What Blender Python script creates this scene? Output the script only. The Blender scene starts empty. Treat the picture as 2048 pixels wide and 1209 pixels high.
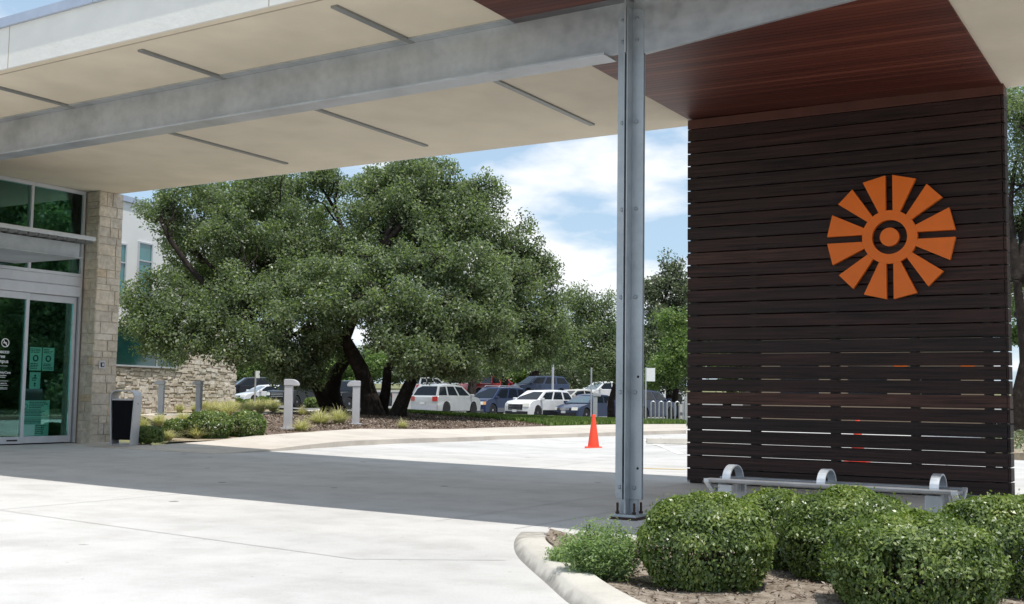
import bpy, bmesh, math, random
import numpy as np
from mathutils import Vector, Matrix

# ------------------------------------------------------------------ camera, sky, sun, exposure
S = bpy.context.scene
COL = S.collection
R = math.radians
EYE = np.array([0.0, 0.0, 1.0])
YAW, PITCH, ROLL, FPX = R(30.9355), R(4.6728), R(0.8289), 2312.93   # solved from the photo's vanishing points
def cam_axes():
    cy, sy, cp, sp = math.cos(YAW), math.sin(YAW), math.cos(PITCH), math.sin(PITCH)
    f = np.array([-sy*cp, cy*cp, sp]); r = np.array([cy, sy, 0.0]); u = np.cross(r, f)
    cr, sr = math.cos(ROLL), math.sin(ROLL)
    return cr*r+sr*u, -sr*r+cr*u, f
CR, CU, CF = cam_axes()
cd = bpy.data.cameras.new('camera'); cam = bpy.data.objects.new('camera', cd); COL.objects.link(cam)
cd.sensor_width = 36; cd.lens = 36*FPX/2048; cd.clip_start = 0.05; cd.clip_end = 3000
cam.matrix_world = Matrix(((CR[0], CU[0], -CF[0], EYE[0]), (CR[1], CU[1], -CF[1], EYE[1]), (CR[2], CU[2], -CF[2], EYE[2]), (0, 0, 0, 1)))
S.camera = cam

SUN_DIR = Vector((0.27, -0.13, 1.0)).normalized()      # towards the sun
SUN_EL = math.asin(SUN_DIR.z); SUN_ROT = math.atan2(SUN_DIR.x, SUN_DIR.y)
W = bpy.data.worlds.new('World'); S.world = W; W.use_nodes = True
wt = W.node_tree; wt.nodes.clear()
def wn(t, **k):
    n = wt.nodes.new(t)
    for a, b in k.items(): setattr(n, a, b)
    return n
wo = wn('ShaderNodeOutputWorld'); bg = wn('ShaderNodeBackground'); sky = wn('ShaderNodeTexSky')
sky.sky_type = 'NISHITA'; sky.sun_disc = False; sky.sun_elevation = SUN_EL; sky.sun_rotation = SUN_ROT
sky.air_density = 1.0; sky.dust_density = 0.6; sky.ozone_density = 2.2
bg.inputs['Strength'].default_value = 0.12
tc = wn('ShaderNodeTexCoord'); sx = wn('ShaderNodeSeparateXYZ'); wt.links.new(tc.outputs['Generated'], sx.inputs[0])
ad = wn('ShaderNodeMath', operation='ADD'); ad.inputs[1].default_value = 0.22; wt.links.new(sx.outputs['Z'], ad.inputs[0])
dv = wn('ShaderNodeVectorMath', operation='DIVIDE'); cx = wn('ShaderNodeCombineXYZ')
for i in range(3): wt.links.new(ad.outputs[0], cx.inputs[i])
wt.links.new(tc.outputs['Generated'], dv.inputs[0]); wt.links.new(cx.outputs[0], dv.inputs[1])
no = wn('ShaderNodeTexNoise'); no.inputs['Scale'].default_value = 1.9; no.inputs['Detail'].default_value = 9; no.inputs['Roughness'].default_value = 0.52
mp = wn('ShaderNodeMapping'); mp.inputs['Location'].default_value = (0.55, 0.35, 0.15)
wt.links.new(dv.outputs[0], mp.inputs[0]); wt.links.new(mp.outputs[0], no.inputs['Vector'])
cr = wn('ShaderNodeValToRGB'); cr.color_ramp.elements[0].position = 0.468; cr.color_ramp.elements[1].position = 0.585
wt.links.new(no.outputs['Fac'], cr.inputs[0])
mx = wn('ShaderNodeMix', data_type='RGBA'); mx.inputs['B'].default_value = (8.2, 8.4, 8.7, 1)
veil = wn('ShaderNodeMix', data_type='RGBA'); veil.inputs['Factor'].default_value = 0.62; veil.inputs['B'].default_value = (4.5, 6.1, 7.7, 1)
wt.links.new(sky.outputs[0], veil.inputs['A'])
wt.links.new(cr.outputs[0], mx.inputs['Factor']); wt.links.new(veil.outputs['Result'], mx.inputs['A'])
wt.links.new(mx.outputs['Result'], bg.inputs['Color']); wt.links.new(bg.outputs[0], wo.inputs[0])

sl = bpy.data.lights.new('sun', 'SUN'); sl.energy = 4.0; sl.angle = R(0.55); sl.color = (1.0, 0.955, 0.89)
so = bpy.data.objects.new('sun', sl); COL.objects.link(so); so.location = (0, 0, 60)
so.rotation_euler = (-SUN_DIR).to_track_quat('-Z', 'Y').to_euler()
S.view_settings.view_transform = 'Standard'; S.view_settings.look = 'None'; S.view_settings.gamma = 1
S.view_settings.exposure = 0.12
S.render.engine = 'CYCLES'
S.cycles.max_bounces = 8; S.cycles.diffuse_bounces = 4; S.cycles.transparent_max_bounces = 8

# ------------------------------------------------------------------ helpers
def ray(x, y): return CF + CR*(x-1024)/FPX + CU*(604.5-y)/FPX
def at(x, y, D): return EYE + ray(x, y)*D                       # point of a line of sight at depth D (metres)
def col_of(p): return (p[0], p[1], p[2], 1)

def tag(o, label=None, cat=None, group=None, kind=None):
    if label: o['label'] = label
    if cat: o['category'] = cat
    if group: o['group'] = group
    if kind: o['kind'] = kind
    return o
def thing(name, loc, label, cat, group=None, rz=0.0):
    o = bpy.data.objects.new(name, None); COL.objects.link(o)
    o.location = loc; o.rotation_euler = (0, 0, rz); o.empty_display_size = 0.2
    return tag(o, label, cat, group)
def copy_tree(o, parent=None):
    c = o.copy(); COL.objects.link(c); c.parent = parent
    for ch in list(o.children): copy_tree(ch, c)
    return c

class MB:
    """collects boxes, tubes and prisms and links them as one mesh object"""
    def __init__(s, org=(0, 0, 0)): s.v = []; s.f = []; s.o = np.array(org, float); s.m = []
    def add(s, vs, fs):
        b = len(s.v); s.v += [tuple(np.asarray(p, float)-s.o) for p in vs]; s.f += [tuple(i+b for i in q) for q in fs]; return s
    def box(s, x0, x1, y0, y1, z0, z1):
        return s.hexa([(x0, y0, z0), (x1, y0, z0), (x1, y1, z0), (x0, y1, z0), (x0, y0, z1), (x1, y0, z1), (x1, y1, z1), (x0, y1, z1)])
    def hexa(s, p):
        return s.add(p, [(0, 3, 2, 1), (4, 5, 6, 7), (0, 1, 5, 4), (1, 2, 6, 5), (2, 3, 7, 6), (3, 0, 4, 7)])
    def prism(s, poly, ext):
        n = len(poly); e = np.asarray(ext, float); a = [np.asarray(p, float) for p in poly]
        nrm = np.zeros(3)
        for i in range(n): nrm += np.cross(a[i]-a[0], a[(i+1) % n]-a[0])
        if nrm @ e > 0: a = a[::-1]
        b = [p+e for p in a]
        return s.add(a+b, [tuple(range(n)), tuple(range(2*n-1, n-1, -1))]+[((i+1) % n, i, n+i, n+(i+1) % n) for i in range(n)])
    def tube(s, pts, rad, seg=8, cap=True):
        pts = [np.asarray(p, float) for p in pts]; n = len(pts)
        rad = [rad]*n if np.isscalar(rad) else rad
        b = len(s.v); ref = None
        for i in range(n):
            t = pts[min(i+1, n-1)]-pts[max(i-1, 0)]; t /= (np.linalg.norm(t)+1e-9)
            if ref is None:
                ref = np.cross(t, (0, 0, 1.0) if abs(t[2]) < .9 else (1.0, 0, 0))
            ref = ref-t*(ref@t); ref /= (np.linalg.norm(ref)+1e-9); w = np.cross(t, ref)
            for k in range(seg):
                a = 2*math.pi*k/seg
                s.v.append(tuple(pts[i]+(ref*math.cos(a)+w*math.sin(a))*rad[i]-s.o))
        for i in range(n-1):
            for k in range(seg):
                k2 = (k+1) % seg
                s.f.append((b+i*seg+k, b+i*seg+k2, b+(i+1)*seg+k2, b+(i+1)*seg+k))
        if cap:
            s.f.append(tuple(b+k for k in range(seg-1, -1, -1))); s.f.append(tuple(b+(n-1)*seg+k for k in range(seg)))
        return s
    def lathe(s, prof, seg=20, c=(0, 0, 0), axis=2):
        b = len(s.v); n = len(prof)
        for (r, h) in prof:
            for k in range(seg):
                a = 2*math.pi*k/seg; q = [r*math.cos(a), r*math.sin(a)]
                p = [0, 0, 0]; p[axis] = h; p[(axis+1) % 3] = q[0]; p[(axis+2) % 3] = q[1]
                s.v.append(tuple(np.array(p)+c-s.o))
        for i in range(n-1):
            for k in range(seg):
                k2 = (k+1) % seg
                s.f.append((b+i*seg+k, b+i*seg+k2, b+(i+1)*seg+k2, b+(i+1)*seg+k))
        s.f.append(tuple(b+k for k in range(seg-1, -1, -1))); s.f.append(tuple(b+(n-1)*seg+k for k in range(seg)))
        return s
    def build(s, name, mat, parent=None, smooth=None, bevel=None, bseg=2):
        me = bpy.data.meshes.new(name); me.from_pydata(s.v, [], s.f); me.update()
        if mat: me.materials.append(mat)
        o = bpy.data.objects.new(name, me); COL.objects.link(o)
        if parent: o.parent = parent
        else: o.location = tuple(s.o)
        if smooth is not None:
            me.shade_smooth() if hasattr(me, 'shade_smooth') else None
            try: me.set_sharp_from_angle(angle=R(smooth))
            except Exception: pass
        if bevel:
            m = o.modifiers.new('bevel', 'BEVEL'); m.width = bevel; m.segments = bseg; m.limit_method = 'ANGLE'; m.angle_limit = R(35)
        return o

# ------------------------------------------------------------------ materials
MATS = {}
def rgb(h): return tuple(h)+(1,) if len(h) == 3 else tuple(h)
class NT:
    def __init__(s, name):
        s.m = bpy.data.materials.new(name); s.m.use_nodes = True; s.t = s.m.node_tree
        s.b = s.t.nodes['Principled BSDF']; s.out = s.t.nodes['Material Output']
    def n(s, t, **k):
        q = s.t.nodes.new(t)
        for a, b in k.items(): setattr(q, a, b)
        return q
    def l(s, a, b): s.t.links.new(a, b)
    def set(s, **k):
        for a, b in k.items():
            s.b.inputs[a.replace('_', ' ')].default_value = b
        return s
    def coord(s, kind='Object'):
        return s.n('ShaderNodeTexCoord').outputs[kind]
    def noise(s, scale, detail=5, rough=.55, vec=None, stretch=None):
        q = s.n('ShaderNodeTexNoise'); q.inputs['Scale'].default_value = scale; q.inputs['Detail'].default_value = detail; q.inputs['Roughness'].default_value = rough
        vec = vec or s.coord()
        if stretch:
            m = s.n('ShaderNodeMapping'); m.inputs['Scale'].default_value = stretch; s.l(vec, m.inputs[0]); vec = m.outputs[0]
        s.l(vec, q.inputs['Vector']); return q.outputs['Fac']
    def ramp(s, fac, stops, interp='LINEAR'):
        q = s.n('ShaderNodeValToRGB'); e = q.color_ramp; e.interpolation = interp
        e.elements[0].position = stops[0][0]; e.elements[0].color = rgb(stops[0][1])
        e.elements[1].position = stops[-1][0]; e.elements[1].color = rgb(stops[-1][1])
        for p, c in stops[1:-1]:
            x = e.elements.new(p); x.color = rgb(c)
        s.l(fac, q.inputs[0]); return q.outputs[0]
    def mix(s, fac, a, b, mode='MIX'):
        q = s.n('ShaderNodeMix', data_type='RGBA', blend_type=mode)
        for sock, v in (('Factor', fac), ('A', a), ('B', b)):
            if hasattr(v, 'is_linked') or hasattr(v, 'links'): s.l(v, q.inputs[sock])
            elif sock == 'Factor': q.inputs[sock].default_value = v
            else: q.inputs[sock].default_value = rgb(v)
        return q.outputs['Result']
    def base(s, c):
        if hasattr(c, 'links'): s.l(c, s.b.inputs['Base Color'])
        else: s.b.inputs['Base Color'].default_value = rgb(c)
        return s
    def bump(s, h, strength=.3, dist=.02):
        q = s.n('ShaderNodeBump'); q.inputs['Strength'].default_value = strength; q.inputs['Distance'].default_value = dist
        s.l(h, q.inputs['Height']); s.l(q.outputs[0], s.b.inputs['Normal']); return s
def simple(name, c, rough=.5, metal=0.0, var=.12, scale=6, bump=0.0, coat=0.0, spec=.5):
    t = NT(name); t.set(Roughness=rough, Metallic=metal)
    t.b.inputs['Specular IOR Level'].default_value = spec
    t.b.inputs['Coat Weight'].default_value = coat; t.b.inputs['Coat Roughness'].default_value = .06
    f = t.noise(scale, 6)
    lo = tuple(max(0, x*(1-var)) for x in c); hi = tuple(min(1, x*(1+var)) for x in c)
    t.base(t.ramp(f, [(.3, lo), (.7, hi)]))
    if bump: t.bump(t.noise(scale*6, 6), bump, .01)
    return t.m

def concrete(name, c, warm=(1, 1, 1)):
    t = NT(name); t.set(Roughness=.85); t.b.inputs['Specular IOR Level'].default_value = .3
    c = np.array(c)
    big = t.noise(.28, 6, .6, stretch=(1, 1, 1)); mid = t.noise(1.9, 8, .65); fine = t.noise(60, 6, .7)
    a = t.ramp(big, [(.3, c*.84), (.52, c*.98), (.72, c*1.05)])
    b = t.ramp(mid, [(.25, (.80, .79, .78)), (.55, (1, 1, 1))])
    a = t.mix(1.0, a, b, 'MULTIPLY')
    # broad tyre-worn streaks along the drive
    st = t.noise(1.0, 5, .6, stretch=(.07, .9, 1)); a = t.mix(1.0, a, t.ramp(st, [(.36, (.92, .92, .925)), (.55, (1, 1, 1))]), 'MULTIPLY')
    a = t.mix(.35, a, t.ramp(fine, [(.3, (.72, .71, .7)), (.7, (1.12, 1.12, 1.12))]), 'MULTIPLY')
    # small dark gum spots and oil dots
    vo = t.n('ShaderNodeTexVoronoi'); vo.inputs['Scale'].default_value = 1.15; t.l(t.coord(), vo.inputs['Vector'])
    dis = t.n('ShaderNodeMath', operation='ADD'); t.l(vo.outputs['Distance'], dis.inputs[0])
    nn = t.n('ShaderNodeMath', operation='MULTIPLY'); t.l(t.noise(9, 3), nn.inputs[0]); nn.inputs[1].default_value = .07; t.l(nn.outputs[0], dis.inputs[1])
    a = t.mix(t.ramp(dis.outputs[0], [(.075, (.9, .9, .9)), (.10, (0, 0, 0))]), a, (.16, .15, .14))
    vo2 = t.n('ShaderNodeTexVoronoi'); vo2.inputs['Scale'].default_value = 4.3; t.l(t.coord(), vo2.inputs['Vector'])
    a = t.mix(t.ramp(vo2.outputs['Distance'], [(.03, (.6, .6, .6)), (.06, (0, 0, 0))]), a, (.24, .22, .2))
    t.base(a); t.bump(fine, .25, .004); return t.m

def leafmat(name, stops, rough=.42, trans=.25, spec=.55):
    t = NT(name); t.set(Roughness=rough); t.b.inputs['Specular IOR Level'].default_value = spec
    at_ = t.n('ShaderNodeAttribute'); at_.attribute_name = 'tint'
    c = t.ramp(at_.outputs['Fac'], stops); t.base(c)
    tr = t.n('ShaderNodeBsdfTranslucent'); mixc = t.mix(1.0, c, (1.25, 1.5, .6), 'MULTIPLY'); t.l(mixc, tr.inputs['Color'])
    ms = t.n('ShaderNodeMixShader'); ms.inputs[0].default_value = trans
    t.l(t.b.outputs[0], ms.inputs[1]); t.l(tr.outputs[0], ms.inputs[2]); t.l(ms.outputs[0], t.out.inputs[0])
    return t.m

def galvanized(name, c=(.50, .52, .54), metal=.55):
    t = NT(name); t.set(Metallic=metal); t.b.inputs['Specular IOR Level'].default_value = .5
    c = np.array(c); a = t.noise(1.3, 9, .62); b = t.noise(11, 6, .6); st = t.noise(2.6, 7, .65, stretch=(1.6, 1.6, .5))
    k = t.ramp(a, [(.28, c*.68), (.5, c*.95), (.72, c*1.10)])
    k = t.mix(.55, k, t.ramp(b, [(.3, (.74, .75, .77)), (.7, (1.08, 1.07, 1.05))]), 'MULTIPLY')
    k = t.mix(t.ramp(st, [(.62, (0, 0, 0)), (.72, (.45, .45, .45))]), k, (.52, .48, .42))
    t.base(k); t.l(t.ramp(b, [(.3, (.34,)*3), (.7, (.55,)*3)]), t.b.inputs['Roughness']); return t.m

def island_mat(name, stops, rough=.8, noise=(9, .25), bump=.35, grain=None, spec=.4):
    """one colour per loose piece (slat, stone) with wear noise on top"""
    t = NT(name); t.set(Roughness=rough); t.b.inputs['Specular IOR Level'].default_value = spec
    g = t.n('ShaderNodeNewGeometry'); c = t.ramp(g.outputs['Random Per Island'], stops)
    f = t.noise(noise[0], 8, .65, stretch=grain)
    lo, hi = 1-noise[1]*1.5, 1+noise[1]
    c = t.mix(1.0, c, t.ramp(f, [(.3, (lo, lo, lo)), (.7, (hi, hi, hi))]), 'MULTIPLY')
    f2 = t.noise(1.1, 6, .6); c = t.mix(.5, c, t.ramp(f2, [(.35, (.72, .72, .73)), (.65, (1.1, 1.1, 1.1))]), 'MULTIPLY')
    t.base(c)
    if bump: t.bump(f, bump, .012)
    return t.m

def glass_tinted(name, tint=(.66, .92, .86), gloss=(.75, .95, .95)):
    t = NT(name); t.t.nodes.remove(t.b)
    tr = t.n('ShaderNodeBsdfTransparent'); tr.inputs[0].default_value = rgb(tint)
    gl = t.n('ShaderNodeBsdfGlossy'); gl.inputs['Color'].default_value = rgb(gloss); gl.inputs['Roughness'].default_value = .015
    fr = t.n('ShaderNodeFresnel'); fr.inputs[0].default_value = 1.6
    ms = t.n('ShaderNodeMixShader'); t.l(fr.outputs[0], ms.inputs[0]); t.l(tr.outputs[0], ms.inputs[1]); t.l(gl.outputs[0], ms.inputs[2]); t.l(ms.outputs[0], t.out.inputs[0])
    return t.m

M = {}
M['concrete'] = concrete('drive concrete', (.58, .572, .557))
M['walk'] = concrete('sidewalk concrete', (.60, .545, .48))
M['curb'] = concrete('curb concrete', (.62, .59, .53))
def gutter_dirt(m):
    nt = m.node_tree; b = nt.nodes['Principled BSDF']; src = b.inputs['Base Color'].links[0].from_socket
    g_ = nt.nodes.new('ShaderNodeNewGeometry'); sx_ = nt.nodes.new('ShaderNodeSeparateXYZ'); nt.links.new(g_.outputs['Position'], sx_.inputs[0])
    no_ = nt.nodes.new('ShaderNodeTexNoise'); no_.inputs['Scale'].default_value = 7; no_.inputs['Detail'].default_value = 8; nt.links.new(g_.outputs['Position'], no_.inputs['Vector'])
    ma = nt.nodes.new('ShaderNodeMath'); ma.operation = 'MULTIPLY_ADD'; ma.inputs[1].default_value = .17; nt.links.new(no_.outputs['Fac'], ma.inputs[0]); ma.inputs[2].default_value = -.035
    lt = nt.nodes.new('ShaderNodeMath'); lt.operation = 'SUBTRACT'; nt.links.new(ma.outputs[0], lt.inputs[0]); nt.links.new(sx_.outputs['Z'], lt.inputs[1])
    r_ = nt.nodes.new('ShaderNodeValToRGB'); r_.color_ramp.elements[0].position = 0.0; r_.color_ramp.elements[1].position = .04; r_.color_ramp.elements[1].color = (.62, .62, .62, 1); nt.links.new(lt.outputs[0], r_.inputs[0])
    x_ = nt.nodes.new('ShaderNodeMix'); x_.data_type = 'RGBA'; x_.inputs['B'].default_value = (.20, .185, .165, 1); nt.links.new(r_.outputs[0], x_.inputs['Factor']); nt.links.new(src, x_.inputs['A']); nt.links.new(x_.outputs['Result'], b.inputs['Base Color'])
gutter_dirt(M['curb'])
M['joint'] = simple('joint', (.40, .395, .38), .9)
M['soil'] = None
def soilmat(name, stops, scale, bump=.8):
    t = NT(name); t.set(Roughness=.95); t.b.inputs['Specular IOR Level'].default_value = .15
    f = t.noise(scale, 9, .7); t.base(t.ramp(f, stops)); t.bump(t.noise(scale*2.2, 8, .7), bump, .03); return t.m
M['soil'] = soilmat('planter soil', [(.3, (.13, .10, .075)), (.5, (.30, .25, .20)), (.7, (.46, .40, .34))], 14)
M['mulch'] = soilmat('mulch', [(.3, (.06, .043, .034)), (.5, (.16, .115, .09)), (.72, (.34, .26, .21))], 7)
M['bed'] = soilmat('planting bed', [(.3, (.22, .18, .13)), (.5, (.36, .30, .22)), (.7, (.48, .42, .32))], 5)
M['lawn'] = soilmat('lawn soil', [(.3, (.035, .06, .016)), (.5, (.07, .115, .03)), (.7, (.13, .17, .06))], 2.5)
M['asphalt'] = soilmat('asphalt', [(.3, (.16, .155, .15)), (.5, (.21, .205, .2)), (.7, (.27, .26, .25))], 3, .2)
M['ground'] = soilmat('ground', [(.3, (.10, .12, .05)), (.5, (.18, .18, .09)), (.7, (.28, .26, .15))], .5, .3)
M['white_paint'] = simple('white road paint', (.78, .77, .74), .7)
M['yellow_paint'] = simple('yellow road paint', (.62, .45, .15), .7)
M['soffit'] = simple('soffit stucco', (.74, .65, .515), .9, var=.07, scale=1.4, bump=.25, spec=.2)
M['stucco'] = simple('fascia stucco', (.76, .745, .71), .9, var=.05, scale=2.2, bump=.5, spec=.2)
M['coping'] = simple('coping metal', (.45, .50, .60), .38, .5, var=.06)
M['drip'] = simple('drip bead', (.42, .36, .29), .8)
M['steel'] = galvanized('galvanized steel')
M['steel_post'] = galvanized('galvanized post', (.43, .47, .505), .5)
M['alu'] = simple('brushed aluminium', (.58, .59, .61), .38, .7, var=.05)
M['alu_white'] = simple('pale aluminium frame', (.56, .57, .60), .45, .25, var=.05)
M['strip'] = simple('light strip housing', (.27, .275, .265), .5, .4, var=.06)
M['rust'] = simple('rusty bolt', (.045, .022, .018), .8)
M['bolt'] = simple('bolt head', (.30, .33, .36), .45, .6)
M['hole'] = simple('bolt hole', (.004, .004, .004), .9)
M['orange'] = simple('orange enamel', (.92, .185, .012), .42, var=.04, spec=.4)
M['cone'] = simple('cone plastic', (.90, .075, .03), .5, var=.05)
M['cone_white'] = simple('cone collar', (.85, .8, .75), .5)
M['silver'] = simple('silver powder coat', (.50, .50, .52), .45, .35, var=.05)
M['bollard'] = simple('bollard paint', (.50, .50, .53), .5, .15, var=.05)
M['black_plastic'] = simple('black bin panel', (.004, .0045, .007), .7, spec=.15)
M['rubber'] = simple('tyre rubber', (.015, .015, .016), .8)
M['dark'] = simple('dark trim', (.012, .012, .014), .5)
M['chrome'] = simple('chrome', (.7, .7, .72), .15, 1.0, var=.03)
M['rim'] = simple('alloy rim', (.45, .45, .47), .3, .8)
M['lamp'] = simple('headlamp lens', (.72, .70, .62), .1, var=.05, coat=1)
M['amber'] = simple('amber lens', (.75, .33, .10), .15, coat=1)
M['tail'] = simple('tail lamp lens', (.48, .02, .015), .15, var=.05, coat=1)
M['plate'] = simple('licence plate', (.68, .68, .66), .5)
M['car_glass'] = simple('car window', (.012, .016, .022), .06, var=.1, coat=.0, spec=.22)
M['car_glass_pale'] = simple('windscreen', (.06, .095, .11), .04, var=.15, coat=1)
M['bark'] = soilmat('oak bark', [(.3, (.014, .011, .009)), (.55, (.034, .027, .023)), (.75, (.085, .072, .062))], 6)
M['bark_grey'] = soilmat('grey bark', [(.3, (.05, .045, .04)), (.55, (.12, .105, .095)), (.75, (.22, .2, .18))], 6)
M['oak_leaf'] = leafmat('oak leaves', [(0, (.068, .094, .05)), (.5, (.185, .228, .128)), (.85, (.265, .305, .19)), (1, (.36, .39, .27))], .42, .45, .5)
M['box_leaf'] = leafmat('clipped hedge leaves', [(0, (.042, .076, .022)), (.45, (.135, .195, .05)), (.8, (.25, .31, .08)), (1, (.40, .42, .16))], .36, .32, .6)
M['weed_leaf'] = leafmat('weed leaves', [(0, (.15, .22, .10)), (.6, (.27, .36, .17)), (1, (.38, .44, .26))], .5, .42, .4)
M['bright_leaf'] = leafmat('fresh green leaves', [(0, (.065, .115, .03)), (.5, (.15, .225, .065)), (1, (.26, .33, .12))], .45, .35, .5)
M['grey_leaf'] = leafmat('grey green leaves', [(0, (.06, .08, .045)), (.5, (.14, .17, .095)), (1, (.25, .275, .17))], .45, .25, .6)
M['straw'] = leafmat('feather grass', [(0, (.27, .27, .12)), (.4, (.50, .45, .27)), (1, (.72, .65, .46))], .7, .3, .2)
M['turf'] = leafmat('turf', [(0, (.06, .11, .026)), (.5, (.13, .20, .05)), (1, (.27, .29, .11))], .6, .3, .3)
M['stone'] = island_mat('limestone ashlar', [(0, (.54, .465, .37)), (.22, (.62, .55, .455)), (.45, (.55, .49, .41)), (.66, (.63, .54, .42)), (.86, (.68, .61, .515)), (.96, (.58, .44, .28)), (1, (.62, .34, .14))], .9, (13, .2), .8)
M['rubble'] = island_mat('limestone rubble', [(0, (.58, .50, .40)), (.3, (.72, .66, .57)), (.6, (.64, .56, .46)), (1, (.80, .75, .67))], .9, (8, .2), .9)
M['mortar'] = simple('mortar', (.60, .53, .44), .95, bump=.4)
M['slat'] = island_mat('dark stained slat', [(0, (.016, .0080, .0070)), (.25, (.036, .0140, .0115)), (.5, (.021, .0125, .0120)), (.75, (.042, .0165, .0132)), (.93, (.027, .0165, .0158)), (1, (.085, .036, .025))], .55, (2.2, .8), .5, grain=(.5, 5, 16), spec=.35)
def ceilmat():
    t = NT('wood ceiling'); t.set(Roughness=.5)
    sx_ = t.n('ShaderNodeSeparateXYZ'); t.l(t.coord(), sx_.inputs[0])
    mu = t.n('ShaderNodeMath', operation='MULTIPLY'); mu.inputs[1].default_value = 1/.088; t.l(sx_.outputs['Y'], mu.inputs[0])
    fl = t.n('ShaderNodeMath', operation='FLOOR'); t.l(mu.outputs[0], fl.inputs[0])
    fr = t.n('ShaderNodeMath', operation='FRACT'); t.l(mu.outputs[0], fr.inputs[0])
    wn_ = t.n('ShaderNodeTexWhiteNoise', noise_dimensions='1D'); t.l(fl.outputs[0], wn_.inputs['W'])
    c = t.ramp(wn_.outputs['Value'], [(0, (.085, .019, .012)), (.5, (.118, .027, .0155)), (.85, (.142, .036, .02)), (1, (.21, .064, .038))])
    g = t.noise(3, 7, .6, stretch=(.25, 9, 1)); c = t.mix(1.0, c, t.ramp(g, [(.3, (.72, .7, .7)), (.7, (1.2, 1.2, 1.2))]), 'MULTIPLY')
    gap = t.ramp(fr.outputs[0], [(0, (.12, .12, .12)), (.05, (.12, .12, .12)), (.09, (1, 1, 1)), (1, (1, 1, 1))])
    t.base(t.mix(1.0, c, gap, 'MULTIPLY')); t.bump(gap, .6, .01); return t.m
M['ceiling'] = ceilmat()
M['header'] = simple('red stained header', (.10, .032, .022), .5, var=.2, scale=3)
M['bench_steel'] = galvanized('bench steel', (.55, .585, .63), .5)
M['bench_wood'] = simple('grey bench slat', (.27, .275, .285), .5, .5, var=.2, scale=8)
M['door_glass'] = glass_tinted('tinted door glass')
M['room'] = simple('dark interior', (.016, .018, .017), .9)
M['wing_glass'] = simple('teal window glass', (.05, .22, .22), .05, var=.25, scale=.6, coat=1)
M['wing_glass_dark'] = simple('dark teal window glass', (.010, .055, .05), .05, var=.3, scale=.8, coat=1)
M['wing_stucco'] = simple('pale stucco', (.80, .80, .795), .9, var=.04, scale=.8, bump=.2, spec=.2)
M['paper'] = simple('poster paper', (.82, .84, .82), .8, var=.03)
M['ink'] = simple('poster ink', (.03, .035, .05), .8)
M['vinyl'] = simple('white vinyl lettering', (.80, .82, .82), .6, var=.02)
M['beige'] = simple('beige render', (.24, .185, .135), .9, var=.06)
M['skin'] = simple('skin', (.45, .22, .15), .55, var=.05)
M['grey_cloth'] = simple('grey vest', (.36, .38, .42), .9)
M['dark_cloth'] = simple('dark shorts', (.02, .022, .035), .9)
M['hair'] = simple('dark hair', (.02, .014, .01), .6)
def paint(name, c, metal=.0):
    t = NT(name); t.set(Roughness=.32, Metallic=metal); t.b.inputs['Coat Weight'].default_value = 1 if max(c) > .3 else .35; t.b.inputs['Coat Roughness'].default_value = .05; t.b.inputs['Specular IOR Level'].default_value = .5 if max(c) > .3 else .25
    t.base(t.ramp(t.noise(3, 5), [(.3, tuple(x*.93 for x in c)), (.7, tuple(min(1, x*1.06) for x in c))])); return t.m
P = dict(white=paint('white car paint', (.74, .74, .74)), silver=paint('pale silver paint', (.50, .51, .50), .25), navy=paint('navy paint', (.022, .036, .085)),
         blue=paint('dark slate blue paint', (.045, .065, .12), .2), black=paint('black car paint', (.006, .006, .009)), red=paint('red car paint', (.36, .02, .02)), maroon=paint('maroon paint', (.20, .02, .035)),
         charcoal=paint('charcoal paint', (.022, .024, .03)), beige=paint('pale gold paint', (.55, .53, .48), .2), grey=paint('grey paint', (.16, .17, .19), .3))

# ------------------------------------------------------------------ terrain (thin plate through points read off the photograph)
def ctl(px, py, D): return at(px, py, D)
CT = [ctl(711, 858, 28.1), ctl(575, 868, 24.7), ctl(750, 837, 37), ctl(660, 828, 39), ctl(1070, 838, 66.7), ctl(890, 831, 65), ctl(985, 834, 70), ctl(1170, 840, 69), ctl(1290, 842, 64),
      ctl(1187, 897, 24.5), ctl(1190, 845, 46), ctl(1340, 850, 45), ctl(570, 814, 82), ctl(985, 800, 95), ctl(1080, 797, 95), ctl(1195, 806, 88), ctl(320, 836, 36), ctl(468, 815, 50), ctl(300, 840, 40), ctl(1350, 891, 24)]
CT += [np.array(p) for p in [(-10, 0, 0), (0, 0, 0), (6, 0, 0), (-5, 5, 0), (3, 8, 0), (-4.2, 9, 0), (-2, 13, 0), (-8, 8, .0), (-12, 8, .03), (-8, 12, .0), (4, 14, 0), (-15, 9, .06), (-17.3, 10, .08), (-17, 13.8, .06), (-8.4, 13.7, 0), (-12, 13.7, .02), (2, 20, 0), (8, 30, .0),
       (0, 45, .0), (-120, 150, 2.5), (0, 160, 2.5), (70, 100, 1), (80, 0, 0), (-90, -10, .3), (0, -40, 0), (-60, 20, .6), (-75, 60, .6)]]
CT = np.array(CT)
def _phi(r2): return np.where(r2 > 0, .5*r2*np.log(np.maximum(r2, 1e-9)), 0)
def _tps():
    n = len(CT); x = CT[:, :2]/20
    d2 = ((x[:, None]-x[None])**2).sum(-1); A = np.zeros((n+3, n+3)); A[:n, :n] = _phi(d2)+1e-4*np.eye(n)
    Pm = np.c_[np.ones(n), x]; A[:n, n:] = Pm; A[n:, :n] = Pm.T
    return np.linalg.solve(A, np.r_[CT[:, 2], 0, 0, 0])
TW = _tps()
def zg(X, Y):
    X = np.asarray(X, float); Y = np.asarray(Y, float)
    q = np.stack([X/20, Y/20], -1); d2 = ((q[..., None, :]-CT[:, :2]/20)**2).sum(-1)
    z = _phi(d2)@TW[:-3]+TW[-3]+TW[-2]*q[..., 0]+TW[-1]*q[..., 1]
    return np.clip(z, -1.5, 4.0)
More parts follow.
